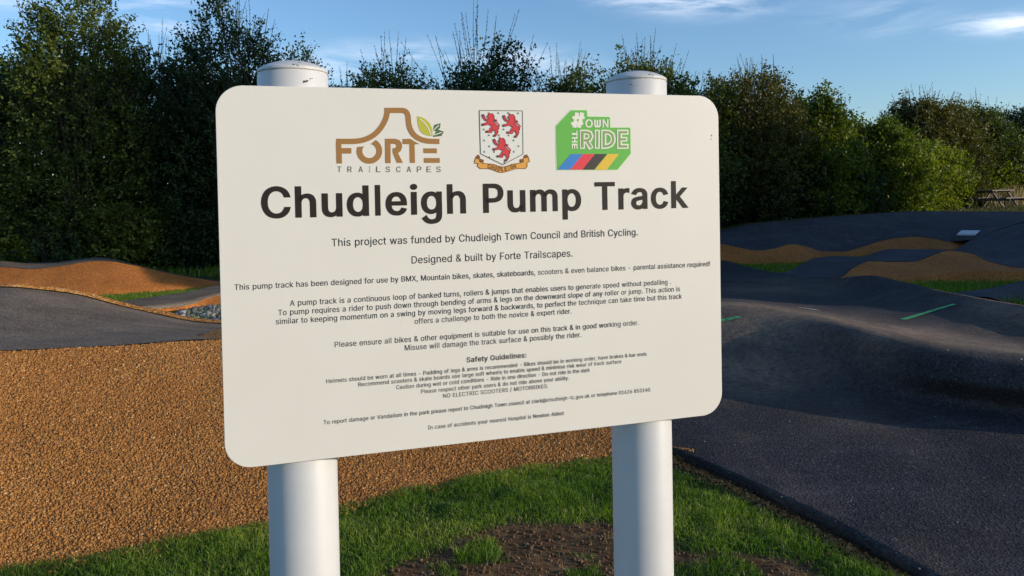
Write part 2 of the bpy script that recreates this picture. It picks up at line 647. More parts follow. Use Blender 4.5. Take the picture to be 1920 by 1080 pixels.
def soil_amount(x, y):
    """1 = bare soil, 0 = turf"""
    P = np.c_[np.ravel(x), np.ravel(y)]
    n = vnoise(P, 2.6, 8, 4)
    e = ((np.ravel(x) - 0.22) / 0.98) ** 2 + ((np.ravel(y) - 2.84) / 0.74) ** 2
    s = np.clip((1.02 + 0.42 * n - e) / 0.35, 0, 1)
    tuft = np.clip((vnoise(P, 5.0, 21, 3) - 0.08) / 0.22, 0, 1) * 0.85
    o_ = np.argsort(edge_line[:, 1])
    gap = np.interp(np.ravel(y), edge_line[o_, 1], edge_line[o_, 0]) - np.ravel(x)
    strip = np.clip((0.13 + 0.07 * n - gap) / 0.05, 0, 1)
    return np.maximum(np.clip(s - tuft * s, 0, 1), strip).reshape(np.shape(x))


tx = np.linspace(-3.6, 3.6, 300)
ty = np.linspace(0.2, 4.75, 220)
TX, TY = np.meshgrid(tx, ty)
tz = turf_z(TX, TY)
V = np.stack([TX, TY, tz - 0.012], -1).reshape(-1, 3)
i = np.arange(len(ty) - 1)[:, None] * len(tx) + np.arange(len(tx) - 1)[None]
verge_pts = V[:, :2]


def turf_allowed(x, y, m=0.0):
    """inside the grass between the gravel bank's foot and the asphalt's edge"""
    yb = np.interp(x, base_line[:, 0], base_line[:, 1], left=base_line[0, 1], right=9)
    o = np.argsort(edge_line[:, 1])
    xe = np.interp(y, edge_line[o, 1], edge_line[o, 0])
    return (y < yb - m) & (x < xe - m)


turf = mesh_obj('grass_verge', V, np.stack([i, i + 1, i + len(tx) + 1, i + len(tx)], -1).reshape(-1, 4), M_SOIL, smooth=True,
                attr={'turf': 1 - soil_amount(TX, TY).ravel()})
tag(turf, kind='structure')

# --- near bank of orange gravel, left
BANK_TOP = [(-700, 690, 3.3), (-300, 674, 3.9), (0, 659, 4.4), (200, 650, 4.8), (410, 637, 5.2), (700, 662, 5.5), (1000, 742, 5.2), (1200, 822, 0.05), (1300, 848, 0.05)]
us = np.linspace(-700, 1300, 220)
bt = line3(BANK_TOP, us)
bb = line3(BASE_ROW, us)
b_mid = bb * 0.45 + bt * 0.55 + np.array([0, 0, 0.02])
low = bb.copy()
low[:, 2] -= 0.06
low[:, 1] -= 0.05
bank_near, G_BANK = loft('gravel_bank', [low, bb, b_mid, bt], (-700, 1300), M_GRAVEL, nu=220, nv=8, rough=0.018, rscale=2.5)

# --- asphalt behind it, left: one roller, worn brown-grey
LROWS = [
    [(-700, 688, 3.35), (-300, 672, 3.95), (0, 657, 4.45), (200, 648, 4.85), (410, 635, 5.25), (700, 659, 5.55), (950, 725, 5.3)],
    [(-700, 650, 4.0), (-300, 640, 4.6), (0, 626, 5.2), (200, 624, 5.7), (410, 628, 6.2), (700, 640, 6.5), (950, 700, 6.0)],
    [(-700, 590, 5.0), (-300, 586, 5.6), (0, 580, 6.2), (200, 594, 6.8), (410, 617, 7.2), (700, 630, 7.5), (950, 660, 7.0)],
    [(-700, 545, 6.2), (-300, 540, 6.8), (0, 539, 7.2), (120, 549, 7.6), (250, 580, 8.0), (390, 606, 8.3), (700, 618, 8.6), (950, 640, 8.0)],
]
track_l, G_TL = loft('track_surface', LROWS, (-700, 950), M_ASPH_OLD, nu=240, nv=10, rough=0.012, rscale=1.2)
us = np.linspace(-700, 700, 160)
rim = line3(LROWS[3], us)
rim0 = rim + np.array([0, 0.02, 0.006])
rim1 = rim + np.array([0.02, 0.10, 0.022])
rim2 = rim + np.array([0.05, 0.30, -0.10])
rim3 = rim + np.array([0.15, 1.0, -0.95])
loft('track_bank', [rim0, rim1, rim2, rim3], (-700, 700), M_GRAVEL, nu=160, nv=3, linear=True, rough=0.012, rscale=6)
# the lower corner of that track by the sign: a dip with a red gravel shoulder
loft('track_bank', [[(340, 640, 5.35), (380, 639.5, 5.35), (420, 638, 5.3), (560, 640, 5.3)], [(340, 637.5, 5.5), (380, 627, 5.8), (420, 615, 6.1), (560, 600, 6.5)]],
     (340, 560), M_GRAVEL, nu=40, nv=4, linear=True)

# --- wide asphalt area, right
RROWS = [
    [(p[0], p[1], p[2]) for p in EDGE_ROW],
    [(700, 655, 6.0), (1000, 732, 5.7), (1200, 770, 0.045), (1330, 800, 0.04), (1530, 835, 0.04), (1760, 885, 0.04), (1990, 945, 0.04), (2250, 1005, 0.04)],
    [(700, 645, 6.8), (1010, 695, 0.06), (1320, 718, 0.06), (1550, 735, 0.07), (1790, 768, 0.07), (2020, 805, 0.07), (2250, 840, 0.07)],
    [(700, 630, 7.5), (1020, 640, 0.15), (1335, 642, 0.24), (1540, 660, 0.25), (1770, 708, 0.27), (1990, 738, 0.27), (2250, 765, 0.27)],
    [(700, 610, 8.5), (1050, 590, 0.30), (1353, 575, 0.42), (1500, 592, 0.43), (1640, 622, 0.44), (1760, 648, 0.43), (1920, 668, 0.42), (2250, 705, 0.40)],
    [(700, 600, 9.0), (1060, 575, 0.22), (1360, 557, 0.22), (1500, 575, 0.24), (1660, 604, 0.27), (1920, 636, 0.26), (2250, 670, 0.25)],
    [(700, 580, 0.10), (1080, 550, 0.06), (1370, 530, 0.09), (1500, 545, 0.12), (1680, 568, 0.28), (1920, 604, 0.34), (2250, 640, 0.33)],
    [(700, 560, 0.05), (1100, 520, 0.05), (1353, 488, 0.06), (1400, 500, 0.07), (1470, 513, 0.08), (1560, 522, 0.15), (1629, 516, 0.40), (1700, 530, 0.41), (1752, 542, 0.42), (1920, 572, 0.43), (2250, 612, 0.40)],
]
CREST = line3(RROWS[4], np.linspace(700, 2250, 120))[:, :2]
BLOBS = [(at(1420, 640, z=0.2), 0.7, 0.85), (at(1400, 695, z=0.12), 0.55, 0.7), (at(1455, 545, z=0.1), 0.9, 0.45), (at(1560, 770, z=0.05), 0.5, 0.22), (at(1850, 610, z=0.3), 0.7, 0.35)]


def track_dust_sun(P):
    """sunlight painted as warm colour along the first crest, plus dusty drifts"""
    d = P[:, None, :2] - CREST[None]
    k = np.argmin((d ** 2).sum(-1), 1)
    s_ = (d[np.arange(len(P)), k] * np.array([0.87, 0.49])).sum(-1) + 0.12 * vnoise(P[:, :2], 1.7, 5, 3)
    w = np.exp(-((s_ - 0.22) / np.where(s_ > 0.22, 1.0, 0.24)) ** 2)  # crest strip: the sun's warmth put into the colour
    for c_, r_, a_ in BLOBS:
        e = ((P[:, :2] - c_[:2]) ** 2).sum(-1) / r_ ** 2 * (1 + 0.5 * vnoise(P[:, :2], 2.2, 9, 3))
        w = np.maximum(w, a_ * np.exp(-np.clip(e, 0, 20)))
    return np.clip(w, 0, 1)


track_r, G_TR = loft('track_surface', RROWS, (700, 2250), M_ASPH, nu=320, nv=12, rough=0.016, rscale=1.5, skirt_near=0.10, skirt_far=0.45, dust_and_sun=track_dust_sun)
BV_TR = bvh_of(G_TR)

# --- asphalt wedge beyond the near crest, far right
loft('track_surface', [[(1700, 585, 9.6), (1840, 556, 9.8), (1920, 575, 9.8), (2250, 590, 9.5)], [(1700, 560, 10.4), (1790, 548, 10.6), (1850, 541, 10.6), (1920, 526, 10.7), (2050, 505, 10.8), (2250, 490, 10.8)]],
     (1700, 2250), M_ASPH_FAR, nu=70, nv=6, rough=0.01, skirt_far=0.3)

# --- second lane: rollers beyond the grass, with an orange bank towards us
BANK1_TOP = [(1540, 522, 12.2), (1573, 521, 12.3), (1600, 503, 12.7), (1633, 490, 13.0), (1672, 491, 13.2), (1710, 491, 13.3), (1745, 480, 13.5), (1780, 470, 13.6), (1815, 474, 13.4), (1858, 491, 13.0), (1907, 502, 12.6), (2000, 508, 12.2), (2250, 515, 11.8)]
BANK1_BOT = [(1540, 524, 12.0), (1570, 524, 12.1), (1629, 517, 12.3), (1700, 522, 12.2), (1787, 513, 12.3), (1893, 510, 12.2), (2000, 512, 12.0), (2250, 520, 11.6)]
us = np.linspace(1540, 2250, 160)
b1t, b1b = line3(BANK1_TOP, us), line3(BANK1_BOT, us)
low = b1b.copy()
low[:, 2] -= 0.3
low[:, 1] -= 0.3
loft('track_bank', [low, b1b, b1t], (1540, 2250), M_GRAVEL_FAR, nu=160, nv=6, linear=True, rough=0.02)
laneB_near = [(1440, 515, 0.08), (1500, 519, 0.09), (1540, 521, 12.25), (1573, 520, 12.35)] + [(p[0], p[1] - 0.6, p[2] + 0.05) for p in BANK1_TOP[2:]]
laneB_far = [(1440, 511, 0.09), (1466, 511, 0.09), (1500, 497, 14.6), (1527, 484, 15.3), (1570, 480, 15.5), (1610, 481, 15.5), (1668, 467, 16.0), (1730, 467, 16.3), (1787, 468, 16.5),
             (1820, 450, 16.5), (1870, 432, 16.4), (1920, 417, 16.2), (2050, 400, 15.8), (2250, 392, 15.2)]
us = np.linspace(1440, 2250, 200)
bn, bf = line3(laneB_near, us), line3(laneB_far, us)
bm = 0.5 * (bn + bf)
bm[:, 2] -= 0.05
laneB, G_B = loft('track_surface', [bn, bm, bf], (1440, 2250), M_ASPH_FAR, nu=200, nv=8, rough=0.01, skirt_far=0.4)

# --- third lane further back: orange bank, then the big banked turn
BANK2_TOP = [(1000, 470, 16.6), (1200, 462, 16.8), (1351, 458, 17.4), (1385, 464, 17.2), (1418, 470, 17.0), (1450, 466, 17.0), (1485, 458, 17.2), (1515, 463, 17.4), (1541, 471, 17.6), (1576, 472, 17.9), (1612, 464, 18.1), (1647, 453, 18.3), (1685, 446, 18.5), (1717, 444, 18.6), (1750, 447, 18.6), (1780, 453, 18.5), (1815, 446, 18.6), (1860, 446, 18.6)]
BANK2_BOT = [(1000, 492, 16.0), (1200, 488, 16.2), (1351, 486, 16.9), (1400, 491, 16.5), (1488, 490, 16.5), (1524, 481, 16.9), (1555, 475, 17.4), (1647, 470, 17.6), (1717, 465, 17.9), (1784, 467, 17.8), (1815, 462, 17.9), (1860, 462, 17.9)]
us = np.linspace(1000, 1860, 200)
b2t, b2b = line3(BANK2_TOP, us), line3(BANK2_BOT, us)
low = b2b.copy()
low[:, 2] -= 0.3
low[:, 1] -= 0.3
loft('track_bank', [low, b2b, b2t], (1000, 1860), M_GRAVEL_FAR, nu=200, nv=6, linear=True, rough=0.02)
D0 = [(p[0], p[1] + 0.5, p[2] + 0.03) for p in BANK2_TOP[:12]] + [(1717, 448, 18.8), (1860, 448, 19.0), (2250, 448, 19.0)]
D1 = [(1000, 466, 17.4), (1351, 455, 18.2), (1418, 465, 17.8), (1485, 454, 18.1), (1560, 464, 18.5), (1700, 443, 19.3), (1860, 436, 19.8), (2250, 434, 19.8)]
D2 = [(1000, 456, 17.8), (1351, 443, 18.8), (1500, 431, 19.0), (1700, 417, 20.2), (1860, 412, 20.8), (2250, 412, 20.8)]
D3 = [(1000, 446, 18.3), (1340, 433, 19.4), (1400, 421, 19.6), (1480, 413, 19.9), (1550, 407, 20.2), (1680, 398, 21.0), (1720, 396, 21.3), (1920, 396.5, 22.2), (2250, 399, 22.6)]
loft('track_surface', [D0, D1, D2, D3], (1000, 2250), M_ASPH_FAR, nu=200, nv=6, skirt_far=0.25)
E0 = [(1541, 472.0, 17.62), (1576, 471.5, 17.92), (1612, 463.5, 18.12), (1647, 452.5, 18.32), (1685, 445.5, 18.5), (1717, 443.5, 18.6), (1750, 446.5, 18.6), (1780, 452.5, 18.5), (1820, 449, 17.2), (1870, 431, 17.0), (1920, 416, 16.8), (2050, 400, 16.4), (2250, 391, 16.0)]
E1 = [(1541, 471.6, 17.75), (1600, 459, 18.35), (1647, 447, 18.7), (1700, 430, 19.2), (1763, 424, 19.4), (1850, 420, 19.2), (1920, 410, 19.0), (2250, 388, 18.3)]
E2 = [(1541, 471.2, 17.9), (1600, 457.5, 18.45), (1640, 448, 18.9), (1680, 437, 19.4), (1730, 416, 20.0), (1763, 404, 20.6), (1800, 400, 21.0), (1920, 397.5, 21.6), (2250, 385, 21.4)]
laneE, G_E = loft('track_surface', [E0, E1, E2], (1541, 2250), M_ASPH_FAR, nu=160, nv=8, rough=0.008, skirt_far=0.3)
BV_E = bvh_of(G_E)

# --- left background: track with a hump, orange bank towards us
T_TOP = [(-500, 487, 14.9), (0, 489, 14.9), (48, 493, 14.8), (96, 492, 14.9), (144, 486, 15.1), (181, 482.5, 15.2), (217, 486, 15.2), (241, 493, 15.1), (300, 507, 15.1), (361, 519.5, 15.2), (409, 526, 15.3), (600, 540, 15.4)]
T_LOW = [(-500, 500, 13.6), (0, 501, 13.6), (60, 504.5, 13.6), (108, 500, 13.7), (157, 492, 13.9), (189, 489.5, 14.0), (212, 490.5, 14.0), (241, 495.5, 14.0), (300, 509, 14.1), (361, 521, 14.3), (409, 528, 14.5), (600, 542, 14.6)]
T_BOT = [(-500, 552, 12.8), (0, 551, 12.8), (108, 551, 12.9), (190, 547, 13.0), (241, 544.5, 13.15), (330, 540, 13.5), (385, 536, 13.9), (409, 533, 14.2), (600, 546, 14.3)]
us = np.linspace(-500, 600, 180)
tt, tl, tb = line3(T_TOP, us), line3(T_LOW, us), line3(T_BOT, us)
low = tb.copy()
low[:, 2] -= 0.3
low[:, 1] -= 0.3
loft('track_bank', [low, tb, tl], (-500, 600), M_GRAVEL_FAR, nu=180, nv=8, linear=True, rough=0.02)
loft('track_surface', [tl + np.array([0, 0.01, 0.004]), tt], (-500, 600), M_ASPH_OLD, nu=180, nv=4, linear=True, skirt_far=0.5)
loft('track_surface', [[(150, 592, 0.06), (250, 579, 0.06), (337, 571, 0.06), (409, 553, 0.07), (480, 540, 0.07)], [(150, 574, 0.06), (212, 566, 0.06), (290, 556, 0.06), (356, 546, 0.06), (409, 533.5, 0.06), (480, 522, 0.06)]],
     (150, 480), M_ASPH_OLD, nu=60, nv=4, linear=True, skirt_near=0.03)
loft('track_bank', [[(230, 600, -0.02), (294, 587, -0.02), (361, 577.5, -0.02), (409, 571, -0.02), (480, 562, -0.02)], [(230, 583, 0.055), (260, 578.5, 0.055), (337, 571.5, 0.055), (409, 553.5, 0.065), (480, 540.5, 0.065)]],
     (230, 480), M_GRAVEL_FAR, nu=60, nv=4, linear=True)
_, G_STONES = loft('stone_patch', [[(300, 625, -0.03), (390, 615, -0.03), (420, 612, -0.03), (560, 610, -0.03)], [(300, 598, -0.03), (330, 588, -0.02), (361, 580, -0.02), (409, 575, -0.02), (560, 560, -0.02)]],
                   (300, 560), M_STONEBED, nu=60, nv=10, rough=0.03, rscale=5)


# --- markings sprayed on the asphalt
def painted_line(name, bvh, pts, width, m):
    C = []
    for a, b in zip(pts[:-1], pts[1:]):
        for t in np.linspace(0, 1, 9)[:-1]:
            C.append((a[0] + (b[0] - a[0]) * t, a[1] + (b[1] - a[1]) * t))
    C.append(pts[-1])
    H = [hit(bvh, *c) for c in C]
    H = [(p, n) for p, n in H if p is not None]
    V = []
    for k, (p, n) in enumerate(H):
        d = (H[min(k + 1, len(H) - 1)][0] - H[max(k - 1, 0)][0]).normalized()
        if n.z < 0:
            n = -n
        s = d.cross(n).normalized() * width / 2
        V += [p + n * 0.006 - s, p + n * 0.006 + s]
    F = [(2 * k, 2 * k + 1, 2 * k + 3, 2 * k + 2) for k in range(len(H) - 1)]
    o = mesh_obj(name, V, F, m, smooth=True)
    return tag(o, kind='structure')


M_GREENLINE = worn_paint('green_line_paint', (0.09, 0.52, 0.15))
M_PALELINE = worn_paint('faded_line_paint', (0.50, 0.58, 0.48))
painted_line('painted_line', BV_TR, [(1693, 600), (1740, 586), (1790, 571)], 0.06, M_GREENLINE)
painted_line('painted_line', BV_TR, [(1335, 606), (1362, 600), (1389, 594.5)], 0.06, M_GREENLINE)
painted_line('painted_line', BV_TR, [(1497, 577.5), (1515, 579.5), (1534, 583)], 0.07, M_PALELINE)

# the white flat panel lying on the far hump
c = [hit(BV_E, *p) for p in ((1794, 443), (1829, 443.5), (1838, 436), (1803, 435.5))]
if all(p is not None for p, n in c):
    up_ = Vector((0, 0, 0.05))
    V = [p + up_ * 0.4 for p, n in c] + [p + up_ for p, n in c]
    o = mesh_obj('white_panel', V, [(3, 2, 1, 0), (4, 5, 6, 7), (0, 1, 5, 4), (1, 2, 6, 5), (2, 3, 7, 6), (3, 0, 4, 7)], M_WHITEPANEL)
    tag(o, 'small white flat panel lying on the dark asphalt hump', 'panel')


# ------------------------------------------------------------------ loose stones and grass (nobody could count them)
def scatter_on(G, n, rng, vmin=0.0, vmax=1.0):
    nr, nu = G.shape[:2]
    A, B, D = G[:-1, :-1], G[:-1, 1:], G[1:, :-1]
    ar = np.linalg.norm(np.cross(B - A, D - A), axis=-1)
    rows = (np.arange(nr - 1) + 0.5) / (nr - 1)
    ar = ar * ((rows >= vmin) & (rows <= vmax))[:, None]
    idx = rng.choice(ar.size, n, p=ar.ravel() / ar.sum())
    r, c = idx // (nu - 1), idx % (nu - 1)
    a, b = rng.random(n)[:, None], rng.random(n)[:, None]
    return (A[r, c] * (1 - a) * (1 - b) + G[r, c + 1] * a * (1 - b) + G[r + 1, c] * (1 - a) * b + G[r + 1, c + 1] * a * b)


def stones(name, P, size, material, rng, label, lift=0.25):
    n = len(P)
    O = np.array([(1, 0, 0), (0, 1, 0), (-1, 0, 0), (0, -1, 0), (0, 0, 1), (0, 0, -1)], float)
    F0 = np.array([(0, 1, 4), (1, 2, 4), (2, 3, 4), (3, 0, 4), (1, 0, 5), (2, 1, 5), (3, 2, 5), (0, 3, 5)])
    s = size * np.clip(rng.lognormal(0, 0.33, (n, 1, 1)), 0.5, 2.2) * rng.uniform(0.65, 1.25, (n, 1, 3))
    W = O[None] * s * rng.uniform(0.75, 1.25, (n, 6, 1))
    q = rng.normal(size=(n, 4))
    q /= np.linalg.norm(q, axis=1, keepdims=True)
    w, x, y, z = q.T
    R = np.stack([1 - 2 * (y * y + z * z), 2 * (x * y - z * w), 2 * (x * z + y * w), 2 * (x * y + z * w), 1 - 2 * (x * x + z * z), 2 * (y * z - x * w),
                  2 * (x * z - y * w), 2 * (y * z + x * w), 1 - 2 * (x * x + y * y)], -1).reshape(n, 3, 3)
    W = np.einsum('nij,nkj->nki', R, W) + P[:, None] + np.array([0, 0, size * lift])
    F = (F0[None] + 6 * np.arange(n)[:, None, None]).reshape(-1, 3)
    tint = np.repeat(np.clip(rng.normal(0.53, 0.18, n) + 0.10 * vnoise(P[:, :2], 1.6, 3, 4), 0, 1), 6)
    o = mesh_obj(name, W.reshape(-1, 3), F, material, attr={'tint': tint})
    return tag(o, label, kind='stuff')


rng = np.random.default_rng(5)
P = scatter_on(G_BANK, 170000, rng)
P = P[(P[:, 0] > -3.6)]
stones('loose_gravel', P, 0.0050, M_PEBBLE, rng, 'orange gravel covering the near bank beside the sign')
P = scatter_on(G_TL, 260, rng)
P2 = scatter_on(G_TR, 420, rng, 0.0, 0.6)
stones('asphalt_grit', np.r_[P, P2], 0.0036, M_GREYSTONE, rng, 'pale grit scattered over the dark asphalt')
stones('stone_rubble', scatter_on(G_STONES, 1800, rng), 0.032, M_GREYSTONE, rng, 'pale broken stones beside the far lane')
el = edge_line[(edge_line[:, 1] < 4.8)]
k = rng.integers(0, len(el), 2600)
P = el[k] + np.c_[-np.abs(rng.normal(0.02, 0.05, len(k))) - 0.01, rng.normal(0, 0.02, len(k)), np.full(len(k), -0.045)]
bl = base_line[(base_line[:, 0] > -3.0)]
k = rng.integers(0, len(bl), 5000)
P2 = bl[k] + np.c_[rng.normal(0, 0.02, len(k)), -np.abs(rng.normal(0, 0.05, len(k))), np.zeros(len(k))]
P = np.r_[P, P2]
P[:, 2] = turf_z(P[:, 0], P[:, 1]) - 0.006
stones('edge_gravel', P, 0.007, M_PEBBLE, rng, 'orange stones spilled along the edge of the grass')
# clods of soil
P = np.c_[rng.uniform(-1.0, 1.4, 5000), rng.uniform(2.2, 3.9, 5000)]
P = P[soil_amount(P[:, 0], P[:, 1]) > rng.uniform(0.2, 0.9, len(P))]
P = np.c_[P, turf_z(P[:, 0], P[:, 1]) - 0.010]
M_CLOD = stone_attr_mat('soil_clod', [(0, (0.06, 0.033, 0.017)), (0.6, (0.15, 0.084, 0.043)), (1, (0.27, 0.17, 0.092))])
stones('soil_crumbs', P, 0.006, M_CLOD, rng, 'brown crumbs of bare soil under the sign')


def blades(name, P, h, w, rng, material, label, lean=0.45, tint=None):
    """bent, tapered blades: two quads and a tip each"""
    n = len(P)
    a = rng.uniform(0, 2 * np.pi, n)
    H = h * rng.uniform(0.45, 1.25, n) if np.isscalar(h) else h
    Wd = w * rng.uniform(0.6, 1.3, n)
    b = rng.uniform(0, 2 * np.pi, n)
    L = lean * rng.uniform(0.1, 1.5, n)
    dirv = np.c_[np.cos(b), np.sin(b), np.zeros(n)]
    side = np.c_[np.cos(a), np.sin(a), np.zeros(n)]
    p1 = P + dirv * (H * L * 0.35)[:, None] + np.c_[np.zeros((n, 2)), H * 0.55]
    p2 = P + dirv * (H * L)[:, None] + np.c_[np.zeros((n, 2)), H * np.clip(1.0 - 0.35 * L, 0.3, 1)]
    V = np.stack([P - side * Wd[:, None] / 2, P + side * Wd[:, None] / 2, p1 - side * Wd[:, None] * 0.4, p1 + side * Wd[:, None] * 0.4, p2], 1)
    base = 5 * np.arange(n)[:, None]
    F = np.concatenate([base + np.array([[0, 1, 3]]), base + np.array([[0, 3, 2]]), base + np.array([[2, 3, 4]])])
    t = np.clip(rng.normal(0.45, 0.16, n), 0, 1) if tint is None else tint
    dry = rng.random(n) < 0.03
    t = np.where(dry, 1.0, np.minimum(t, 0.9))
    o = mesh_obj(name, V.reshape(-1, 3), F, material, attr={'tint': np.repeat(t, 5)})
    return tag(o, label, kind='stuff')


n = 300000
P = np.c_[rng.uniform(-2.9, 2.6, n), rng.uniform(2.3, 4.7, n)]
P = P[turf_allowed(P[:, 0], P[:, 1], 0.03)]
edge_d = soil_amount(P[:, 0], P[:, 1])
keep = rng.random(len(P)) < np.clip(1 - edge_d * 1.02, 0.0, 1) * np.clip(0.75 + 0.5 * vnoise(P, 3.5, 4, 3), 0.25, 1)
P = P[keep]
tuft = vnoise(P, 4.5, 13, 3)
hh = np.clip(0.040 + 0.028 * tuft, 0.014, 0.10) * rng.uniform(0.5, 1.3, len(P)) * (1 - 0.45 * soil_amount(P[:, 0], P[:, 1]))
tn = np.clip(0.46 + 0.30 * vnoise(P, 2.6, 31, 3) + rng.normal(0, 0.15, len(P)), 0, 0.95)
P = np.c_[P, turf_z(P[:, 0], P[:, 1]) - 0.014]
blades('grass', P, hh, 0.0036, rng, M_GRASS, 'short green turf growing round the sign', 1.0, tn)
# dead straw lying on the trodden soil and through the turf
P = np.c_[rng.uniform(-1.6, 1.8, 9000), rng.uniform(2.3, 4.3, 9000)]
P = P[turf_allowed(P[:, 0], P[:, 1], 0.03)]
P = P[rng.random(len(P)) < 0.15 + 0.7 * soil_amount(P[:, 0], P[:, 1])]
P = np.c_[P, turf_z(P[:, 0], P[:, 1]) - 0.008]
blades('straw', P, 0.028, 0.0035, rng, M_STRAW, 'dead straw and withered grass on the bare soil', 1.6)


def far_grass(poly, n, h, w, label, z=None, m=None):
    """grass on a patch given by four ground points"""
    a, b, c, d = [np.asarray(p, float) for p in poly]
    u, v = rng.random(n)[:, None], rng.random(n)[:, None]
    P = a * (1 - u) * (1 - v) + b * u * (1 - v) + c * u * v + d * (1 - u) * v
    P[:, 2] = ground_z(P[:, 0], P[:, 1]) - 0.005 if z is None else P[:, 2]
    return blades('grass', P, h, w, rng, m or M_GRASS, label, 0.5)


far_grass([at(1640, 560, z=0.0), at(2300, 600, z=0.0), at(2300, 505, z=0.0), at(1640, 515, z=0.0)], 26000, 0.15, 0.016, 'rough grass between the near crest and the orange rollers')
far_grass([at(1330, 520, z=0.0), at(1560, 520, z=0.0), at(1560, 487, z=0.0), at(1330, 487, z=0.0)], 14000, 0.09, 0.016, 'green grass in the dip before the far orange bank')
far_grass([at(1540, 490, z=0.0), at(1720, 486, z=0.0), at(1720, 465, z=0.0), at(1540, 470, z=0.0)], 9000, 0.10, 0.018, 'thin strip of grass below the far orange bank')
far_grass([at(90, 588, z=0.0), at(430, 560, z=0.0), at(430, 530, z=0.0), at(90, 545, z=0.0)], 22000, 0.08, 0.012, 'green strip below the orange hump on the left')
far_grass([at(270, 610, z=0.0), at(420, 590, z=0.0), at(420, 568, z=0.0), at(270, 590, z=0.0)], 6000, 0.06, 0.011, 'thin grass beside the pale stones on the left')
far_grass([(-14, 15.6, 0), (6, 17.0, 0), (6, 20, 0), (-14, 18.5, 0)], 26000, 0.22, 0.02, 'rough grass along the foot of the hedge on the left')
far_grass([(6, 20.2, 0), (26, 28.5, 0), (26, 33, 0), (6, 24, 0)], 30000, 0.22, 0.025, 'rough grass along the foot of the hedge on the right', m=M_OLIVEGRASS)

lip = line3([(p_[0], p_[1], p_[2]) for p_ in D3], np.linspace(1000, 1760, 500))
k = rng.integers(0, 500, 9000)
P = lip[k] + np.c_[rng.normal(0, 0.05, 9000), rng.uniform(0.0, 0.5, 9000), np.full(9000, -0.05)]
blades('grass', P, 0.065, 0.018, rng, M_OLIVEGRASS, 'thin lip of grass along the top of the far banked turn', 0.5)

